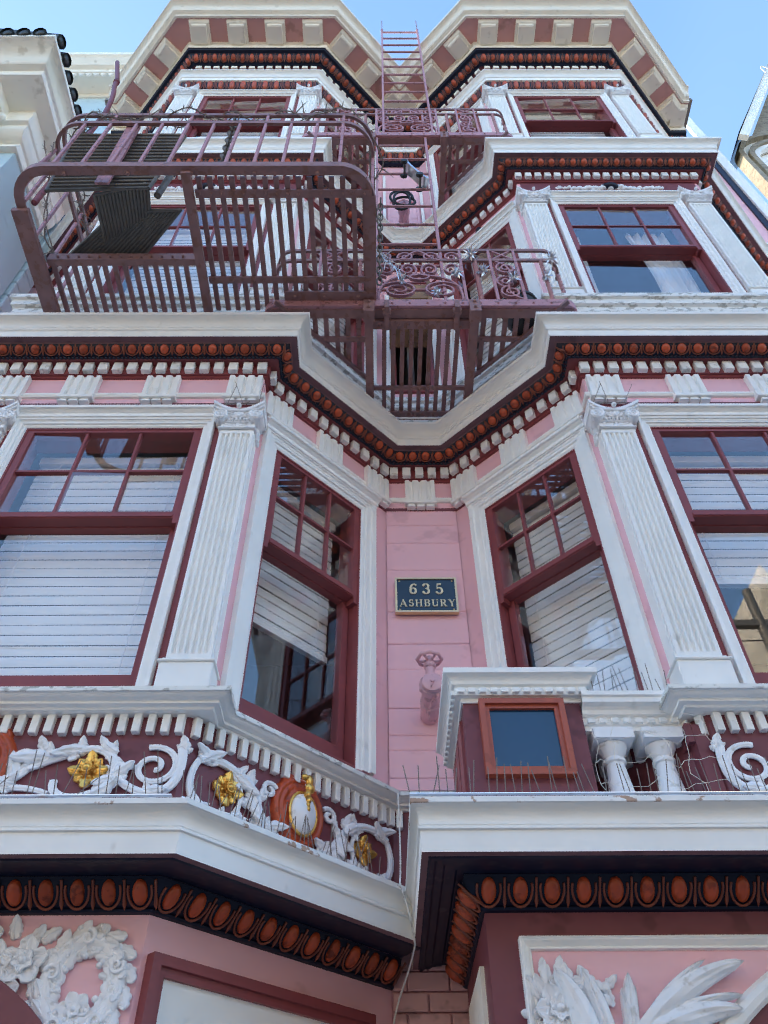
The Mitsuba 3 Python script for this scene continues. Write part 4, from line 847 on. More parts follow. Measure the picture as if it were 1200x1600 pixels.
fr(.0635, .055, 0, .013, BRICK, 'frame'); fr(.0555, .0485, 0, .008, BRICK, 'frame'); add(f'{PB}__pane', RF(extr(sbox(.110 - .049, .616 - .0475, .110 + .049, .616 + .0475), 0, .0025)), 'dark_glass')
# balustrade
BL = thing('balustrade', 'white balustrade of two turned balusters between the box pedestal and the right bay', 'balustrade')
yb = 1.055
railp = [(-.03, .632), (.018, .633), (.018, .640), (.021, .642), (.021, .652), (.026, .655)] + arcp(.027, .656, .038, .668, .2, 4) + [(.040, .669), (.040, .677), (.044, .679), (.044, .686), (-.03, .690)]
add(f'{BL}__rail', sweep(lambda o: [(AX + .2005, yb - o), (AX + .352 + .0, yb - o)], railp), WHITE, 25)
for k in range(8): R = np.eye(3) * [1, -1, 1] * [-1, 1, 1]; copy(f'{BL}__dentil', 'dentil_cap', R, [AX + .212 + k * .0178, yb - .0205, .6425])
bprof = [(.0, .0), (.0265, 0), (.0265, .006), (.0245, .011), (.0250, .020), (.0225, .034), (.0180, .055), (.0148, .078), (.0132, .092), (.0165, .094), (.0165, .098), (.0135, .100), (.0160, .104), (.0215, .113), (.0225, .118), (0, .119)]
for x in (.240, .312):
    b = f'{BL}__baster' if False else f'{BL}__baluster'
    add(b, join([moved(lathe([(a, b * 1.097) for a, b in bprof], 28), (AX + x, yb, .486)), bx(AX + x - .029, AX + x + .029, yb - .029, yb + .029, .6165, .6335), bx(AX + x - .030, AX + x + .030, yb - .030, yb + .030, .473, .4865)]), PLASTER, 40)
add(f'{BL}__plinth', bx(AX + .2065, AX + .352, yb - .034, yb + .034, .4722, .4775), WHITE)
# dark return wall between balusters and the right frieze panel
add(f'{PO}__return_wall', bx(AX + .352, AX + .372, 1.018, 1.2, .473, .632), WINE)
for j in range(2): add(f'{PO}__dentil', bx(AX + .343, AX + .3515, 1.018 + .022 * j, 1.030 + .022 * j, .604, .634), WINE)
# ------------------------------------------------------------------ fire escapes
def plan_u(xl, xr, yf, r, yb, n=9):
    """A U in plan: along the left side, round two corners, along the right side."""
    g = np.linspace(0, math.pi / 2, n)
    L = [(xl, yb)] + [(xl + r - r * math.cos(a), yf + r - r * math.sin(a)) for a in g]
    Rr = [(xr - r + r * math.sin(a), yf + r - r * math.cos(a)) for a in g] + [(xr, yb)]
    return np.array(L + Rr)
def u_bar(path, z0, z1, t):
    return ribbon(np.c_[path, np.full(len(path), (z0 + z1) / 2)], t, z1 - z0, (0, 0, 1.))
def rivets(pts, r=.0032): return [moved(ellipsoid(r, r, r * .8, 5), p) for p in pts]
def square_post(p0, p1, w, twist=0, n=2):
    p0, p1 = np.asarray(p0, float), np.asarray(p1, float); rows = []
    for k in range(n):
        t = k / (n - 1); c = p0 + (p1 - p0) * t; a = twist * t; co, si = math.cos(a) * w / 2, math.sin(a) * w / 2
        rows.append(np.array([c + [co - si, si + co, 0], c + [-co - si, -si + co, 0], c + [-co + si, -si - co, 0], c + [co + si, si - co, 0]]))
    v = np.vstack(rows); q = np.array([[k * 4 + j, k * 4 + (j + 1) % 4, k * 4 + 4 + (j + 1) % 4, k * 4 + 4 + j] for k in range(n - 1) for j in range(4)])
    return v, np.vstack([q[:, [0, 1, 2]], q[:, [0, 2, 3]]])

# the large balcony, third floor, left
BB = thing('fire_escape_balcony', 'large rust brown iron balcony with slatted floor and open hatch at upper left', 'fire escape')
XL, XR, YF, ZB = -.790, -.011, .617, 1.730
pu = plan_u(XL, XR, YF, .075, .955)
add(f'{BB}__floor_frame', join([u_bar(pu, ZB, ZB + .024, .007), ribbon(np.c_[plan_u(XL + .008, XR - .008, YF + .008, .068, .955), np.full(len(pu), ZB + .003)], .017, .005, (0, 0, 1.))] + rivets([(x, YF + .012, ZB - .001) for x in np.linspace(XL + .12, XR - .12, 5)], .005)), IRON)
add(f'{BB}__beam', bx(XL - .012, XL + .024, YF + .085, .97, ZB - .016, ZB - .001), IRON)
add(f'{BB}__beam', bx(-.420, -.400, YF + .006, .97, ZB - .014, ZB - .0005), IRON)
xs = np.arange(-.388, XR - .018, .0238)
for x in xs: add(f'{BB}__floor_slat', bx(x - .0055, x + .0055, YF + .022, .955 if x < -.23 else .905, ZB + .004 + .0006 * RNG.random(), ZB + .011), IRON)
for y, x0, w in ((.672, -.398, .017), (.873, -.398, .016)): add(f'{BB}__cross_bar', join([bx(x0, XR - .005, y - w / 2, y + w / 2, ZB - .003, ZB + .0035)] + rivets([(x, y, ZB - .0035) for x in xs])), IRON)
add(f'{BB}__cross_bar', join([bx(-.225, XR + .004, .902, .926, ZB - .005, ZB + .003)] + rivets([(x, .914, ZB - .006) for x in (-.20, -.13, -.05)], .005)), IRON)
add(f'{BB}__cross_bar', bx(-.225, -.205, .902, .97, ZB - .005, ZB + .003), IRON)
add(f'{BB}__side_bar', bx(XR - .021, XR + .004, YF + .06, .97, ZB - .004, ZB + .004), IRON)
add(f'{BB}__hatch_bar', join([bx(XL + .026, -.424, .822, .838, ZB, ZB + .030)] + rivets([(x, .819, ZB + .010) for x in np.arange(XL + .05, -.43, .024)])), IRON)
for x in np.arange(XL + .036, -.428, .0235): add(f'{BB}__floor_slat', bx(x - .0055, x + .0055, .838, .962, ZB + .005, ZB + .011), IRON)
for z, nm in ((2.028, 0), (2.086, 1)): add(f'{BB}__rail', u_bar(plan_u(XL + .004, XR - .004, YF + .003, .070, .97), z - .009, z + .007, .007), IRON)
for k, x in enumerate(np.arange(XL + .09, XR - .05, .0615)): add(f'{BB}__baluster', square_post((x, YF + .003, ZB + .022), (x, YF + .003, 2.084 if k % 3 == 1 else 2.024), .0062), ROSE)
for y in (.70, .78, .86, .94):
    add(f'{BB}__baluster', square_post((XL + .004, y, ZB + .03), (XL + .004, y, 2.084), .0065), ROSE); add(f'{BB}__baluster', square_post((XR - .004, y, ZB + .03), (XR - .004, y, 2.024), .0065), ROSE)
for a in (.07, .93): add(f'{BB}__brace', tube([(XL + .004, YF + .04 + a * .02, ZB + .03), (XL + .004, YF + .06, 2.02)], .0035, 6), ROSE)

def scrollbar(pts, y, t=.0045, d=.0085): return ribbon(np.stack([pts[:, 0], np.full(len(pts), y), pts[:, 1]], 1), t, d, (0, 1., 0))
def scroll_panel_iron(x0, x1, z0, z1, zt, y):
    ms = []; W = x1 - x0; cx = (x0 + x1) / 2
    def sp(c, r, turns, a0, sg, ky=1.35): p = spiral((0, 0), r, turns, a0, sg, 38, .18); return scrollbar(p * [1, ky] + c, y)
    for sd in (-1, 1):
        c = np.array([cx + sd * W * .245, z0 + (z1 - z0) * .26]); ms.append(sp(c, W * .225, 2.0, math.pi / 2 - sd * math.pi * .5 + (0 if sd > 0 else 0), sd, .86))
        ms.append(scrollbar(bez([cx + sd * W * .47, z0 + .004], [cx + sd * W * .50, z0 + (z1 - z0) * .5], [cx + sd * W * .25, z0 + (z1 - z0) * .60], [cx + sd * .004, z0 + (z1 - z0) * .62], 16), y))
        for a, tr in ((.13, -1), (.385, 1)):
            c = np.array([cx + sd * W * a, z0 + (z1 - z0) * .77]); ms.append(sp(c, W * .115, 1.7, -math.pi / 2, sd * tr, 1.45))
            c = np.array([cx + sd * W * (a + .015), (z1 + zt) / 2 - .006]); ms.append(sp(c, W * .105, 1.4, -math.pi * .1 if sd > 0 else math.pi * 1.1, sd, 1.2))
        ms.append(scrollbar(bez([cx, zt - .002], [cx + sd * W * .1, zt - .004], [cx + sd * W * .12, z1 + .01], [cx + sd * W * .26, z1 + .004], 12), y))
    g = np.linspace(0, 2 * np.pi, 28); ms.append(scrollbar(np.stack([cx + W * .11 * np.cos(g), z0 + (z1 - z0) * .575 + .013 * np.sin(g)], 1), y))
    return join(ms)
def small_scrolls(x0, x1, z0, z1, y):
    ms = []; cx = (x0 + x1) / 2; W = x1 - x0
    for f, sg in ((.20, 1), (.47, -1), (.80, 1)): p = spiral((0, 0), W * .46, 1.7, math.pi / 2 * sg, sg, 34, .18); ms.append(scrollbar(p * [1, 1.1] + [cx + .003 * sg, z0 + (z1 - z0) * f], y))
    ms.append(scrollbar(bez([x1, z0 + .005], [x0 - .02, z0 + .05], [x1 + .03, z1 - .06], [x0 + .01, z1 - .005], 22), y))
    return join(ms)
def centre_balcony(zf, label, mid):
    K = thing('fire_escape_balcony', label, 'fire escape')
    yf, hx = .928, .372; xl, xr = AX - hx, AX + hx
    pth = plan_u(xl, xr, yf, .030, .985)
    add(f'{K}__floor_frame', join([u_bar(pth, zf, zf + .030, .008), ribbon(np.c_[plan_u(xl + .01, xr - .01, yf + .011, .024, .985), np.full(len(pth), zf + .027)], .022, .005, (0, 0, 1.))] + rivets([(x, yf - .004, zf + .012) for x in np.arange(xl + .05, xr - .04, .042)], .0035)), ROSE if mid else ROSE)
    add(f'{K}__floor_plate', bx(AX - .36, AX + .36, yf + .005, yf + .028, zf - .003, zf - .0005), IRON)
    for sd in (-1, 1):
        x = AX + sd * .125
        add(f'{K}__beam', join([bx(x - .010, x + .010, yf - .006, 1.185, zf - .030, zf - .004), bx(x - .013, x + .013, yf - .010, yf + .02, zf - .034, zf + .018)] + rivets([(x, yf - .011, zf + .008), (x, yf - .011, zf - .018)], .005)), IRON)
        for h in np.arange(.150, .352, .0262):
            ye = min(1.268 - h, 1.16); add(f'{K}__floor_slat', bx(AX + sd * h - .0058, AX + sd * h + .0058, yf + .01, ye, zf + .002, zf + .009), IRON)
        add(f'{K}__cross_bar', join([bx(*sorted((AX + sd * .132, AX + sd * .245)), 1.006, 1.020, zf - .004, zf + .0015)] + rivets([(AX + sd * h, 1.013, zf - .005) for h in np.arange(.150, .245, .0262)])), IRON)
        add(f'{K}__edge_bar', bar((AX + sd * .13, 1.128, zf), (AX + sd * .345, .913, zf), .010, .008), IRON)
    if mid:
        add(f'{K}__cross_bar', join([bx(AX - .115, AX + .115, yf + .030, yf + .052, zf - .012, zf + .002)] + rivets([(AX - .098 + .0222 * k, yf + .041, zf - .012) for k in range(10)])), IRON)
        for k in range(9): add(f'{K}__floor_slat', bx(AX - .094 + .0222 * k, AX - .0835 + .0222 * k, yf + .03, 1.245, zf - .002, zf + .006), IRON)
        add(f'{K}__cross_bar', join([bx(AX - .115, AX + .115, 1.146, 1.158, zf - .009, zf - .0025)] + rivets([(AX - .089 + .0222 * k, 1.152, zf - .009) for k in range(9)])), IRON)
        add(f'{K}__cross_bar', bx(AX - .090, AX + .090, 1.225, 1.250, zf - .010, zf - .0025), IRON)
        for sd in (-1, 1): add(f'{K}__hinge', join([bx(AX + sd * .083 - .006, AX + sd * .083 + .006, yf - .012, yf + .05, zf - .020, zf + .012), moved(lathe([(0, -.01), (.009, -.01), (.009, .01), (0, .01)], 12), (AX + sd * .083, yf + .005, zf - .012), rotm([0, 1, 0], 90))]), IRON)
    z1, zt = zf + .250, zf + .307
    for z, nm in ((z1, 'rail'), (zt, 'rail')): add(f'{K}__{nm}', u_bar(plan_u(xl + .004, xr - .004, yf + .003, .040, .985), z - .007, z + .005, .006), IRON)
    y = yf + .003
    add(f'{K}__scroll_panel', scroll_panel_iron(AX - .108, AX + .108, zf + .034, z1 - .008, zt - .008, y), ROSE)
    for sd in (-1, 1):
        for h, tw in ((.110, 0), (.148, 26), (.186, 0), (.252, 0), (.318, 26)): add(f'{K}__post', square_post((AX + sd * h, y, zf + .03), (AX + sd * h, y, zt - .004 if not tw else z1 - .004), .0068 if not tw else .0085, tw, 2 if not tw else 50), ROSE)
        a, b = sorted((AX + sd * .189, AX + sd * .249)); add(f'{K}__scroll_panel', small_scrolls(a, b, zf + .034, z1 - .008, y), ROSE)
        for p, q in (((a, z1), (b, zt)), ((b, z1), (a, zt))): add(f'{K}__brace', bar((p[0], y, p[1]), (q[0], y, q[1]), .004, .005, (0, 1., 0)), ROSE)
        add(f'{K}__post', square_post((AX + sd * (hx - .004), .968, zf + .03), (AX + sd * (hx - .004), .968, zt), .0085, 26, 50), ROSE)
    return K
centre_balcony(1.700, 'dusty pink balcony with wrought scrolls over the recess, lower of two, hung with silver bursts', True)
centre_balcony(2.895, 'dusty pink balcony with wrought scrolls high in the recess, upper of two', False)

def ladder(x0, x1, y, z0, z1, rungs, label, tips=0):
    K = thing('ladder', label, 'ladder', None)
    for x in (x0, x1):
        add(f'{K}__rail', bar((x, y, z0), (x, y, z1), .0075, .012, (0, 1., 0)), ROSE)
        if tips: add(f'{K}__tip', join([tube([(x, y, z1 - .01), (x, y, z1 + tips)], .0022, 6), moved(ellipsoid(.006, .006, .007, 7), (x, y, z1 - .03)), moved(ellipsoid(.0065, .0065, .006, 7), (x, y, z1 + .005))]), IRON)
    for z in rungs: add(f'{K}__rung', tube([(x0, y, z), (x1, y, z)], .0042, 7), ROSE)
ladder(AX - .107, AX + .060, .936, 1.735, 3.20, np.arange(1.80, 3.15, .128), 'thin pink iron ladder between the two scrolled balconies')
ladder(AX - .084, AX + .088, .932, 2.93, 4.44, np.arange(3.06, 4.42, .122), 'thin pink iron ladder rising past the roof valley into the sky', .20)

# dark slatted racks standing in the hatch of the large balcony
def slat_panel(c, n, r):
    a, b, d, e = map(np.asarray, c)
    return [tube([a + (b - a) * t, e + (d - e) * t], r, 5) for t in np.linspace(0, 1, n)]
DR = thing('slatted_rack', 'dark ribbed rack of thin slats folded in three panels, standing in the balcony hatch', 'rack')
A_ = [(-.725, .672, 1.748), (-.725, .640, 2.005), (-.462, .640, 2.005), (-.505, .672, 1.762)]
B_ = [(-.632, .690, 1.772), (-.515, .672, 1.790), (-.528, .760, 1.800), (-.640, .862, 1.795)]
C_ = [(-.735, .842, 1.782), (-.555, .838, 1.782), (-.452, .735, 1.800), (-.600, .740, 1.800)]
for c, n in ((A_, 17), (B_, 16), (C_, 17)):
    for m in slat_panel(c, n, .0042): add(f'{DR}__slat', m, SLATM, True)
    e = [c[0], c[1]], [c[3], c[2]]
    for p in e: add(f'{DR}__edge_rod', tube([np.array(p[0]) - [0, 0, .004], np.array(p[1]) - [0, 0, .004]], .0042, 6), SLATM, True)
fb = thing('flat_bar', 'pale pink flat iron bar crossing the dark slatted rack', 'bar')
add(f'{fb}__bar', bar((-.600, .655, 1.742), (-.588, .628, 2.03), .030, .006, (0, 1., .1)), ROSE)
gp = thing('grey_pipe', 'short grey pipe beside the dark slatted rack', 'pipe')
add(f'{gp}__tube', tube([(-.498, .70, 1.79), (-.492, .70, 1.90), (-.490, .70, 1.955)], .008, 10), SLATM, True); add(f'{gp}__collar', tube([(-.491, .70, 1.925), (-.4905, .70, 1.94)], .0105, 10), SLATM, True)

# chain, barbed wire, silver bursts
def chain(key, label, p0, p1, n, r, bs, sag=0.):
    K = thing(key, label, 'chain')
    p0, p1 = np.asarray(p0), np.asarray(p1); d = (p1 - p0) / n; g = np.linspace(0, 2 * np.pi, 13)[:-1]; L = np.linalg.norm(d)
    for k in range(n):
        c = p0 + d * (k + .5) + np.array([0, 0, -sag * 4 * (k + .5) / n * (1 - (k + .5) / n)]); u = d / L; w = np.cross(u, [0, 1., 0]) if k % 2 else np.array([0, 1., 0]); w = w / np.linalg.norm(w)
        add(f'{K}__link', tube(c + np.cos(g)[:, None] * u * L * .66 + np.sin(g)[:, None] * w * L * .36, r, 5, True), bs, True)
chain('hanging_chain', 'short dark chain hanging under the rail of the large balcony', (-.352, YF + .012, 2.08), (-.352, YF + .03, 1.80), 13, .0026, SLATM)
chain('hanging_chain', 'long thin chain hanging beside the ladder at the right end of the large balcony', (.004, .80, 2.02), (.000, .90, 1.76), 16, .0022, SLATM)
def barbed(path, label, key='barbed_wire', amp=.012, step=.022, seed=1, bs=TWIG):
    K = thing(key, label, 'barbed wire'); r = np.random.default_rng(seed); path = np.asarray(path, float)
    L = np.r_[0, np.cumsum(np.linalg.norm(np.diff(path, axis=0), axis=1))]; u = np.arange(0, L[-1], .010); base = np.stack([np.interp(u, L, path[:, k]) for k in range(3)], 1)
    for st in range(2):
        w = np.stack([gaussian_filter(r.normal(size=len(u)), 2.2) for _ in range(3)], 1); p = base + w / (w.std() + 1e-9) * amp * .8
        add(f'{K}__strand', tube(p, .0016, 5), bs, True)
        for k in range(2, len(p) - 2, max(2, int(step / .010))):
            ms = []
            for j in range(3): a = r.normal(size=3); a /= np.linalg.norm(a); ms.append(tube([p[k] - a * .008, p[k], p[k] + a * (.009 + .004 * r.random())], [.0003, .0012, .0003], 4))
            q = r.normal(size=3) * .016; ms.append(tube(np.array([p[k], p[k] + q * .6 + [0, 0, .006], p[k] + q]), [.0014, .0012, .0004], 4)); add(f'{K}__barb', join(ms), bs, True)
barbed([(XL + .01, .90, 2.06), (XL + .015, .69, 2.05), (XL + .09, YF, 2.07), (-.60, YF, 2.06), (-.40, YF, 2.085), (-.20, YF, 2.07), (-.06, YF + .005, 2.09), (-.012, .69, 2.07), (-.010, .90, 2.05)], 'grey barbed wire wound along the rail of the large balcony', seed=3)
barbed([(XL + .005, .66, 2.0), (XL + .01, .70, 1.90), (XL + .0, .78, 1.84), (XL + .02, .86, 1.80)], 'grey barbed wire hanging down the left side of the large balcony', seed=8, amp=.007, step=.05)
def burst(x, y, z, R, label, seed):
    K = thing('silver_burst', label, 'decoration', 'silver foil bursts on the lower scrolled balcony'); r = np.random.default_rng(seed); ms = []
    for k in range(34):
        a = r.normal(size=3); a /= np.linalg.norm(a); b = np.cross(a, r.normal(size=3)); b /= np.linalg.norm(b); l = R * (.6 + .5 * r.random()); c = np.array([x, y, z])
        v = np.array([c + b * .0012, c - b * .0012, c + a * l * .55 - b * .0024, c + a * l, c + a * l * .55 + b * .0024]); ms.append((v, np.array([[0, 1, 2], [0, 2, 4], [4, 2, 3]])))
    add(f'{K}__foil', join(ms), SILVER); add(f'{K}__core', moved(ellipsoid(.005, .005, .005, 6), (x, y, z)), SILVER, True)
# ------------------------------------------------------------------ small things on the house
for k, (x, y, z) in enumerate([(.237, .915, 1.950), (.261, .918, 1.868), (.331, .915, 1.822), (.439, .915, 1.928), (.415, .915, 1.834), (.056, .915, 1.812), (.141, .915, 1.752), (.194, .915, 1.852)]):
    burst(x, y, z, (.026, .022, .024, .026, .022, .022, .018, .020)[k], 'silver foil burst on the lower scrolled railing, ' + ['tied left of centre to the top rail', 'between the post and the top rail', 'on the small scroll panel, low', 'at the right end of the top rail', 'below the right end of the top rail', 'at the left end by the ladder', 'lowest, at the foot of the railing', 'right of the ladder at mid height'][k], 40 + k)
barbed([(-.007, .915, 2.0), (.012, .912, 1.906), (.05, .912, 1.84), (.056, .915, 1.81)], 'silver tinsel strand hanging at the left end of the lower scrolled balcony', 'tinsel_strand', .005, .012, 5, SILVER)

def glyph(ch):
    """Roman capitals and old-style figures from thick and thin strokes, one unit high: (shape, width)."""
    T, t, s = .155, .065, .045
    st = lambda pts, w: LineString(pts).buffer(w / 2, cap_style=2, join_style=1)
    def el(cx, cy, rx, ry, a0, a1, wx, wy, n=40):
        a = np.radians(np.linspace(a0, a1, n)); hw = (wx * np.abs(np.cos(a)) + wy * np.abs(np.sin(a))) / 2
        o = np.c_[cx + (rx + hw) * np.cos(a), cy + (ry + hw) * np.sin(a)]; i = np.c_[cx + (rx - hw) * np.cos(a), cy + (ry - hw) * np.sin(a)]
        return Polygon(np.vstack([o, i[::-1]])).buffer(0)
    def serif(x, y, w=.30): return sbox(x - w / 2, y - (s if y > .5 else 0), x + w / 2, y + (0 if y > .5 else s))
    ball = lambda x, y, r=.085: LineString([(x, y), (x, y + 1e-4)]).buffer(r)
    if ch == 'A': return unary_union([st([(.08, 0), (.40, 1)], t), st([(.38, 1), (.72, 0)], T), st([(.20, .32), (.62, .32)], t), serif(.09, 0, .24), serif(.72, 0, .28)]), .84
    if ch == 'S': return unary_union([el(.30, .74, .19, .215, 25, 270, .11, .085), el(.30, .285, .205, .24, -160, 90, .13, .085), sbox(.44, .68, .485, .95), sbox(.075, .05, .12, .33)]), .58
    if ch == 'H': return unary_union([st([(.16, 0), (.16, 1)], T), st([(.66, 0), (.66, 1)], T), st([(.16, .52), (.66, .52)], t)] + [serif(x, y) for x in (.16, .66) for y in (0, 1)]), .82
    if ch == 'B': return unary_union([st([(.17, 0), (.17, 1)], T), el(.36, .755, .20, .215, -90, 90, .14, .06), el(.37, .275, .235, .245, -90, 90, .15, .06), sbox(.05, .955, .37, 1), sbox(.05, 0, .38, .06), sbox(.17, .49, .37, .55)]), .70
    if ch == 'U': return unary_union([st([(.17, .3), (.17, 1)], T), st([(.63, .3), (.63, 1)], t), el(.40, .30, .23, .265, 180, 360, .12, .08), serif(.17, 1), serif(.63, 1, .24)]), .78
    if ch == 'R': return unary_union([st([(.17, 0), (.17, 1)], T), el(.36, .745, .21, .225, -90, 90, .14, .06), sbox(.05, .955, .37, 1), sbox(.17, .49, .37, .55), st([(.36, .52), (.66, 0)], T), serif(.17, 0), serif(.70, 0, .2)]), .78
    if ch == 'Y': return unary_union([st([(.10, 1), (.40, .47)], T), st([(.66, 1), (.41, .47)], t), st([(.40, 0), (.40, .5)], T), serif(.10, 1, .28), serif(.66, 1, .22), serif(.40, 0)]), .76
    if ch == '6': return unary_union([el(.34, .30, .20, .255, 0, 360, .15, .07), el(.44, .44, .30, .50, 75, 185, .13, .07), ball(.53, .86, .075)]), .68
    if ch == '3': return unary_union([el(.30, .745, .19, .215, -80, 160, .14, .07), el(.30, .28, .215, .245, -165, 85, .15, .07), ball(.13, .80, .075), ball(.12, .19, .08), sbox(.24, .50, .36, .55)]), .66
    if ch == '5': return unary_union([el(.30, .31, .215, .275, -160, 130, .15, .07), st([(.15, .46), (.18, .96)], t), Polygon([(.15, .86), (.15, 1), (.50, 1), (.46, .86)]), ball(.12, .16, .075)]), .66
def lettering(text, s, z, h, d0, d1, gap):
    ms, x = [], 0
    for ch in text:
        g, w = glyph(ch); v, f = extr(g, d0, d1); v[:, :2] *= h; v[:, 0] += x; ms.append((v, f)); x += (w + gap) * h
    x -= gap * h; v, f = join(ms); v[:, 0] += s - x / 2; v[:, 1] += z
    return v, f
NP = thing('number_plate', 'dark blue plate with brass rim reading 635 ASHBURY on the pink boards', 'sign')
D0 = .0085
sw = lambda m: (m[0][:, [0, 2, 1]], m[1][:, ::-1])
add(f'{NP}__plate', RC(sw(cbox(-.0665, .0665, D0, D0 + .007, 1.091, 1.187, .001))), PLATE)
add(f'{NP}__rim', RC(extr(ringp(-.0680, .0680, 1.0895, 1.1885, .0045), D0, D0 + .010)), BRASS)
add(f'{NP}__number', RC(lettering('635', .0005, 1.1415, .0300, D0 + .0068, D0 + .009, .30)), BRASS, label='brass figures 635')
add(f'{NP}__lettering', RC(lettering('ASHBURY', .0015, 1.1060, .0195, D0 + .0068, D0 + .009, .15)), BRASS, label='brass capitals ASHBURY')
for sx in (-.058, .058):
    for z in (1.0985, 1.1795): add(f'{NP}__screw', RC(moved(ellipsoid(.0022, .0022, .0015, 6), (sx, z, D0 + .007))), BRASS, True)

def standpipe(x, z, label, zf=1.):
    """A hose valve on a pipe stub that leaves the wall, hand wheel on top."""
    K = thing('hose_valve', label, 'valve'); yw = YREC - .006
    add(f'{K}__pipe', moved(lathe([(0, 0), (.0185, 0), (.0185, .04), (.0205, .042), (.0205, .050), (.0185, .052), (.0185, .085), (.0205, .088), (.0215, .094), (.0215, .104), (.018, .106), (0, .106)], 24), (x, yw, z), rotm([1, 0, 0], 90)), VALVE, 40)
    add(f'{K}__cap', moved(lathe([(.0, .104), (.0185, .104), (.0200, .110), (.0190, .116), (.014, .118), (.004, .119), (.004, .123), (0, .123)], 24), (x, yw, z - .001), rotm([1, 0, 0], 90)), VALVE, 40)
    for a in range(0, 360, 90): add(f'{K}__lug', moved(ellipsoid(.004, .006, .004, 7), (x + .0215 * math.cos(math.radians(a + 20)), yw - .098, z + .0215 * math.sin(math.radians(a + 20)))), VALVE, True)
    add(f'{K}__bonnet', moved(lathe([(0, 0), (.0215, 0), (.0225, .010), (.0200, .018), (.0125, .026), (.0095, .032), (.0092, .046), (.0115, .048), (.0115, .056), (.0075, .060), (.0065, .072), (0, .072)], 22), (x, yw - .072, z + .012)), VALVE, 40)
    wz = z + .080; g = np.linspace(0, 2 * np.pi, 49)[:-1]; rr = .0225 + .0011 * np.cos(g * 8); ms = [tube(np.stack([x + rr * np.cos(g), yw - .072 + rr * np.sin(g), np.full(48, wz)], 1), .0034, 7, True), moved(lathe([(0, -.005), (.0075, -.005), (.0065, .004), (0, .005)], 14), (x, yw - .072, wz))]
    for a in np.linspace(0, 2 * np.pi, 6)[:-1] + .3: ms.append(tube([(x, yw - .072, wz - .001), (x + .011 * math.cos(a), yw - .072 + .011 * math.sin(a), wz - .003), (x + .022 * math.cos(a), yw - .072 + .022 * math.sin(a), wz)], [.0035, .0026, .0030], 6))
    add(f'{K}__hand_wheel', join(ms), VALVE, 40)
    g = np.linspace(0, 2 * np.pi, 11)[:-1]
    for k in range(7):
        c = np.array([x - .002 + .0045 * math.sin(k * .9), yw - .120 + .011 * k, z - .012 - .0042 * k]); add(f'{K}__chain_link', tube(c + np.stack([.0028 * np.cos(g) * (1 if k % 2 else .5), .0048 * np.sin(g), .0028 * np.cos(g) * (.5 if k % 2 else 1)], 1), .0012, 5, True), VALVE, True)
standpipe(AX - .006, .842, 'pink painted hose valve with hand wheel and chained cap below the number plate')
standpipe(AX - .004, 3.02, 'pink painted hose valve behind the upper ladder, black hose looped on it')
hs = thing('black_hose', 'black hose hanging in loops from the upper hose valve', 'hose'); g = np.linspace(0, 5.2 * np.pi, 90)
add(f'{hs}__loop', tube(np.stack([AX - .012 + (.038 + .010 * np.sin(g * .37)) * np.cos(g) , 1.175 - .016 * np.sin(g * .5), 2.955 + .062 * np.sin(g) + .010 * np.cos(g * .6)], 1), .0048, 7), BLACK, True)
sk = thing('wheeled_board', 'small silver board with four black wheels hung on the ladder', 'skateboard')
c, u = np.array([.112, .918, 2.512]), np.array([.37, 0, -.93]); u /= np.linalg.norm(u); wv = np.array([0., 1, 0]); nv = np.cross(u, wv)
tt = np.linspace(-1, 1, 12); pts = c + u * .083 * tt[:, None] + nv * (.006 * tt ** 4)[:, None]
add(f'{sk}__deck', ribbon(pts, .036, .006, nv / np.linalg.norm(nv)), SILVER)
for a in (-.06, .06):
    add(f'{sk}__truck', tube([c + u * a - nv * .010 - wv * .020, c + u * a - nv * .010 + wv * .020], .0035, 6), SLATM)
    for b in (-1, 1): add(f'{sk}__wheel', moved(lathe([(0, -.005), (.010, -.005), (.0115, 0), (.010, .005), (0, .005)], 14), c + u * a - nv * .012 + wv * .022 * b, rotm([1, 0, 0], 90)), BLACK, 40)
cr = thing('wooden_crate', 'brown wooden crate seen through the scrolls of the lower balcony', 'crate')
for k in range(4): add(f'{cr}__board', cbox(AX - .066, AX + .050, 1.15, 1.262, 2.07 + .045 * k, 2.112 + .045 * k, .002), WOOD)
for x in (AX - .07, AX + .044): add(f'{cr}__corner_post', cbox(x, x + .012, 1.143, 1.266, 2.06, 2.26, .002), WOOD)
add(f'{cr}__base', bx(AX - .060, AX + .044, 1.155, 1.258, 2.062, 2.070), WOOD)
bd = thing('plant_pot', 'dark round pot on the slatted floor at the right of the lower balcony', 'pot')
add(f'{bd}__body', moved(lathe([(0, 0), (.030, 0), (.040, .03), (.046, .07), (.046, .08), (.041, .08), (.038, .05), (0, .05)], 20), (.350, .985, 1.7105)), BLACK, 40); add(f'{bd}__rim', moved(lathe([(.044, .078), (.049, .080), (.049, .090), (.042, .090), (.042, .080)], 20), (.350, .985, 1.7105)), BLACK, 40)
# white cable that crosses from the left cornice to the blocks
cb = thing('cable', 'thin white cable looping round the porch cornice and down the painted blocks', 'cable')
yc = lambda *p: [np.array(q, float) for q in p]
cp = np.vstack([bez((AX - .072, 1.235, .640), (AX - .070, 1.230, .56), (AX - .070, 1.22, .50), (AX - .0735, 1.165, .468), 10), bez((AX - .0735, 1.163, .466), (AX - .066, 1.16, .440), (AX - .058, 1.165, .42), (AX - .053, 1.20, .398), 8), bez((AX - .053, 1.20, .396), (AX - .060, 1.30, .385), (AX - .075, 1.318, .370), (AX - .083, 1.318, .33), 10), [(AX - .080, 1.318, .26), (AX - .081, 1.318, .10), (AX - .080, 1.318, -.3)]])
add(f'{cb}__sleeve', tube(cp, .0015, 6), WHITE2, True)
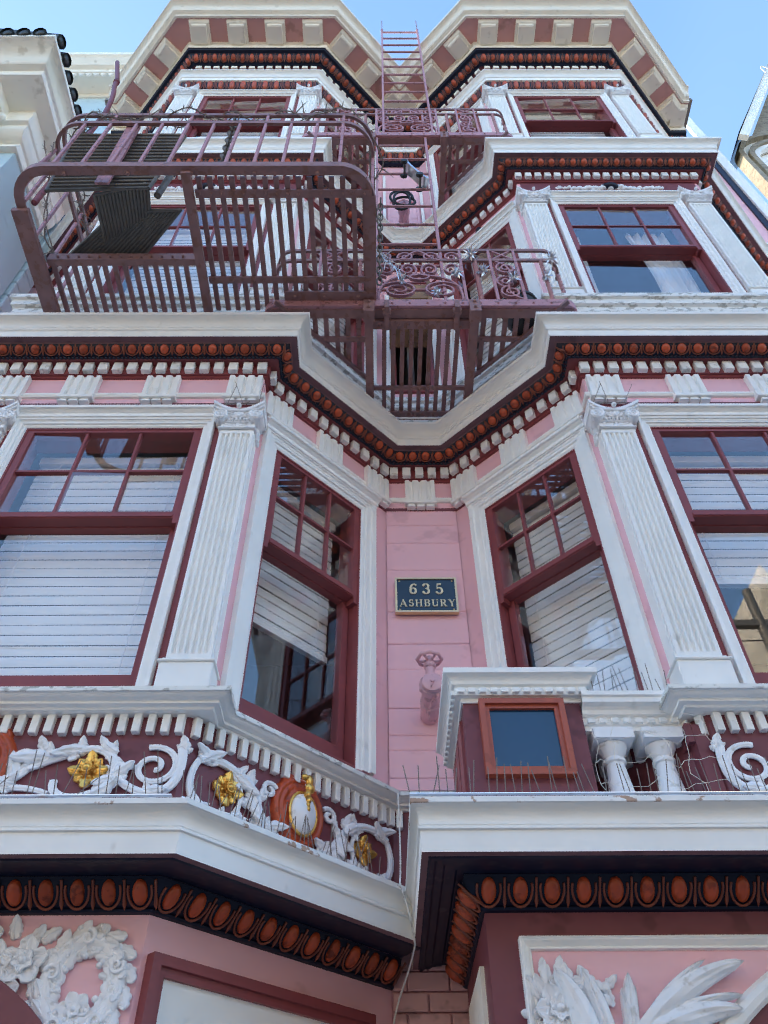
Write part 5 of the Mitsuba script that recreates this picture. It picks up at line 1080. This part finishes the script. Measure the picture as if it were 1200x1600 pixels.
# bird spikes: a base strip and loose needles
def spikes(pts, n, h, label, lean=.35, seed=0, bw=.006):
    K = thing('bird_spikes', label, 'bird spikes'); r = np.random.default_rng(seed); p = np.asarray(pts, float); L = np.r_[0, np.cumsum(np.linalg.norm(np.diff(p, axis=0), axis=1))]; ms = []
    add(f'{K}__base_strip', ribbon(p, bw, .0012, (0, 0, 1.)), SILVER if bw > .004 else TWIG)
    for k in range(n):
        u = L[-1] * (k + r.random() * .8) / n; c = np.array([np.interp(u, L, p[:, j]) for j in range(3)]); a = np.array([r.normal() * lean * .5, r.normal() * lean, 1.]); a /= np.linalg.norm(a); ms.append(tube([c, c + a * h * (.75 + .4 * r.random())], .00065, 4))
    add(f'{K}__needle', join(ms), TWIG, True, kind='stuff')
spikes([(-1.0, .915, .4725), (-.255, .915, .4725)], 60, .048, 'thin wire bird spikes on the cornice lip before the left scrollwork', seed=1)
spikes([(-.245, .920, .4725), (.000, 1.165, .4725)], 40, .044, 'thin wire bird spikes along the slanting cornice lip', seed=2)
spikes([(.035, .915, .4725), (1.0, .915, .4725)], 86, .042, 'thin wire bird spikes along the porch cornice lip', lean=.15, seed=3)
spikes([(AX + .21, 1.025, .690), (AX + .34, 1.025, .690)], 14, .045, 'thin wire bird spikes on the balustrade rail', lean=.15, seed=4)
spikes([(AX - .06, 1.22, 1.6575), (AX + .06, 1.22, 1.6575)], 10, .030, 'thin wire bird spikes on the recess cornice under the lower balcony', lean=.1, seed=5)
for f, s, tx in ((LF, .3955, 'left'), (RF, .3955, 'right')): spikes([f.pt(s - .04, 1.412, .03), f.pt(s + .04, 1.412, .03)], 6, .05, f'few wire bird spikes on the {tx} second-floor pilaster capital next to the recess', lean=.8, seed=6, bw=.0025)
# net over the balusters
nt = thing('bird_net', 'loose white cord net hung over the two balusters', 'net'); ms = []
def netp(a, b): return (AX + .197 + .165 * a + .006 * math.sin(b * 7 + a * 9), 1.004 - .030 * b + .010 * math.sin(a * 11) + .006 * math.sin(b * 13), .636 - .155 * b + .004 * math.sin(a * 17))
for k in range(6): ms.append(tube([netp(k / 5 + .012 * math.sin(j * 1.7 + k), j / 13) for j in range(14)], .0004, 4))
for k in range(5): ms.append(tube([netp(j / 17, k / 4 + .018 * math.sin(j * 2.1 + k)) for j in range(18)], .0004, 4))
add(f'{nt}__cord', join(ms), CREAM, True)
vp = thing('vent_pipe', 'bent wine red vent pipe against the sky beside the left roof edge', 'pipe')
k = .8333
add(f'{vp}__tube', tube(np.vstack([[(-1.305, 1.2, 3.0)], bez((-1.305, 1.2, 4.06), (-1.33, 1.2, 4.40), (-1.36, 1.2, 4.44), (-1.372, 1.2, 4.55), 8), bez((-1.375, 1.2, 4.58), (-1.378, 1.2, 4.64), (-1.40, 1.2, 4.7), (-1.462, 1.2, 4.97), 8)]) * k, .010, 10), WINE, True)
add(f'{vp}__collar', tube(np.array([(-1.374, 1.2, 4.575), (-1.376, 1.2, 4.60)]) * k, .0135, 10), WINE, True)

# ------------------------------------------------------------------ the houses on both sides
NL = thing('neighbour_house', 'pale blue house with cream cornice and dark clay tiles at the left edge', 'house')
XN, YN = -1.232, .95
add(f'{NL}__wall', join([bx(-3.4, XN, YN, YN + .03, -.5, 3.0), bx(XN - .03, XN, YN + .03, 1.255, -.5, 3.0)]), BLUE)
add(f'{NL}__wall', bx(-3.4, -1.50, 1.50, 1.53, -.5, 5.75), BLUE)
for z in np.arange(-.4, 2.95, .085): add(f'{NL}__corner_block', cbox(XN - .02, XN + .012, 1.262, 1.335, z, z + .080, .004), BLUE)
def npoly(o): return [(-3.4, YN - o), (XN + o * .45, YN - o), (XN + o * .45, 1.24)]
NC = add(f'{NL}__cornice', sweep(npoly, [(0, 2.80), (.022, 2.80), (.022, 2.815), (.012, 2.82), (.012, 2.85), (.030, 2.855), (.05, 2.875), (.055, 2.89), (.055, 2.905), (.07, 2.91), (.075, 2.99), (.19, 2.995), (.195, 3.02), (.215, 3.025)] + arcp(.22, 3.03, .275, 3.085, .14, 6) + [(.285, 3.086), (.285, 3.105), (0, 3.13)]), IVORY, 30)
for x in (-1.34, -1.60): add(f'{NC}__bracket', join([bx(x - .05, x + .05, YN - .17, YN, 2.93, 2.993), bx(x - .04, x + .04, YN - .13, YN, 2.87, 2.93), moved(ellipsoid(.045, .04, .05, 10), (x, YN - .07, 2.86))]), IVORY, 35)
for k in range(9): add(f'{NC}__bead', moved(ellipsoid(.020, .018, .022, 8), (-1.30 - .045 * k, YN - .075, 2.925)), IVORY, True)
rt = [tube([(x, YN - .292, 3.112), (x, YN + .2, 3.30)], .024, 10) for x in np.arange(-2.0, -1.13, .056)]
for m in rt: add(f'{NL}__roof_tile', m, TILE, True)
for y in np.arange(YN - .26, 1.25, .056): add(f'{NL}__roof_tile', tube([(-1.102 + .010 * RNG.random(), y, 3.122), (-1.6, y, 3.30)], .024, 10), TILE, True)
def npoly2(o): return [(-3.4, 1.50 - o), (-1.50 + o * .5, 1.50 - o), (-1.50 + o * .5, 2.2)]
NC2 = add(f'{NL}__cornice', sweep(npoly2, [(0, 5.38), (.012, 5.38), (.015, 5.42), (.14, 5.425), (.145, 5.45), (.17, 5.46), (.20, 5.50), (.215, 5.51), (.215, 5.56), (0, 5.60)]), IVORY, 30, label='cream upper cornice with zigzag edge, further back')
for c, e, n in stations(npoly2, .02, .045): 
    if c[0] > -2.4: R = np.array([[e[0], n[0], 0], [e[1], n[1], 0], [0, 0, 1.]]); add(f'{NC2}__tooth', moved((np.array([[-.02, .10, 0], [.02, .10, 0], [0, .10, -.035], [-.02, .112, 0], [.02, .112, 0], [0, .112, -.035]]), np.array([[0, 1, 2], [3, 5, 4], [0, 2, 5], [0, 5, 3], [1, 4, 5], [1, 5, 2]])), (c[0], c[1], 5.425), R), WHITE)

NR = thing('neighbour_house', 'cream gabled house with arched window at the right edge', 'house')
yr = 1.60
wc_ = (2.37, 4.52)
gable = Polygon([(2.02, 4.54), (2.68, 5.94), (3.5, 4.4), (3.5, -.5), (2.02, -.5)])
arch_ = lambda r, zb: unary_union([LineString([wc_, (wc_[0], wc_[1] + 1e-4)]).buffer(r, 28), sbox(wc_[0] - r, zb, wc_[0] + r, wc_[1])])
fr2 = lambda p, d0, d1: (lambda m: (np.stack([m[0][:, 0], yr - m[0][:, 2], m[0][:, 1]], 1), m[1]))(extr(p, d0, d1))
gw = add(f'{NR}__wall', fr2(gable.difference(arch_(.25, 3.9)), -.03, 0), TAN)
NW = add(f'{NR}__window', fr2(arch_(.28, 3.86).difference(arch_(.25, 3.9)), -.01, .03), WHITE)
for r0, r1, d in ((.281, .31, .045), (.311, .345, .025), (.346, .375, .055)): add(f'{NW}__moulding', fr2(arch_(r1, 3.84).difference(arch_(r0, 3.80)), -.01, d), IVORY if r0 > .3 and r0 < .33 else TAN)
add(f'{NW}__pane', fr2(arch_(.25, 3.9), -.02, -.016), CLOTH)
add(f'{NR}__rake_board', join([fr2(Polygon([(1.955, 4.53), (2.0, 4.51), (2.70, 5.98), (2.67, 6.06)]), .13, .16), fr2(Polygon([(2.67, 6.06), (2.66, 5.98), (3.58, 4.30), (3.64, 4.32)]), .13, .16)]), IVORY)
for k in range(6): t = k / 6; p0 = np.array([1.98 + .69 * t, 4.535 + 1.47 * t]); add(f'{NR}__soffit_board', (np.array([[p0[0], yr - .135 + .022 * k * 0, p0[1]], [p0[0] + .114, yr - .135, p0[1] + .243], [p0[0] + .114, yr, p0[1] + .243], [p0[0], yr, p0[1]]]), np.array([[0, 1, 2, 3]])), TAN)
add(f'{NR}__roof', (np.array([[1.95, yr - .17, 4.535], [2.68, yr - .17, 6.07], [2.68, 3.4, 6.07], [1.95, 3.4, 4.535]]), np.array([[0, 1, 2, 3]])), TILE)
rw = thing('roof_wire', 'white wire curling off the roof edge of the house at the right edge', 'wire')
add(f'{rw}__wire', tube(np.vstack([bez((2.52, yr - .17, 5.60), (2.42, yr - .20, 5.70), (2.48, yr - .22, 5.78), (2.55, yr - .18, 5.55), 12), bez((2.47, yr - .18, 5.55), (2.52, yr - .17, 5.35), (2.58, yr - .17, 5.42), (2.66, yr - .15, 5.28), 10)]), .0035, 6), WHITE, True)

# ------------------------------------------------------------------ across the street, mirrored in the panes: sunlit houses and a pole
def far_house(x0, x1, h, bs, gab, label):
    K = thing('street_house', label, 'house', 'houses across the street, seen only in reflections'); y = -5.0
    add(f'{K}__wall', bx(x0, x1, y - 3, y, -.53, h), bs)
    if gab: add(f'{K}__gable', (np.array([[x0, y + .1, h], [x1, y + .1, h], [(x0 + x1) / 2, y + .1, h + 1.0], [x0, y - 3, h], [x1, y - 3, h], [(x0 + x1) / 2, y - 3, h + 1.0]]), np.array([[0, 1, 2], [3, 5, 4], [0, 2, 5], [0, 5, 3], [1, 4, 5], [1, 5, 2]])), STUCCO)
    add(f'{K}__cornice', bx(x0, x1, y, y + .22, h - .25, h), STUCCO); w = (x1 - x0) / 3
    for k in range(3):
        for z in np.arange(.5, h - .8, 1.15):
            xa = x0 + w * (k + .5); n = add(f'{K}__window', bx(xa - .26, xa + .26, y + .002, y + .03, z - .05, z + .78), WHITE); add(f'{n}__pane', bx(xa - .20, xa + .20, y + .028, y + .034, z, z + .72), 'dark_glass')
far_house(-9.5, -5.3, 3.5, FARWALL, True, 'tall sunlit house across the street, far left'); far_house(-5.28, -1.2, 3.3, STUCCO, False, 'sunlit flat-topped house across the street, left of centre'); far_house(-1.18, 2.0, 3.0, FARWALL, False, 'sunlit flat-topped house across the street, right of centre')
far_house(2.02, 4.13, 3.4, STUCCO, False, 'low cream house across the street, left of the tall gabled one'); far_house(4.15, 4.75, 5.5, STUCCO, True, 'narrow tall sunlit gabled cream house across the street, right'); far_house(4.77, 9.5, 3.4, FARWALL, False, 'low house across the street, far right')
up = thing('utility_pole', 'dark utility pole with wires across the street, mirrored in the right window', 'pole')
add(f'{up}__post', tube([(3.15, -3.2, -.53), (3.15, -3.2, 4.6)], [.055, .04], 10), SLATM, 40); add(f'{up}__arm', bx(2.8, 3.5, -3.23, -3.17, 4.2, 4.26), SLATM)
for z in (4.28, 3.8): add(f'{up}__wire', tube([(x, -3.2, z - .25 * (1 - (x / 9.) ** 2)) for x in np.linspace(-9, 9, 19)], .006, 5), BLACK)
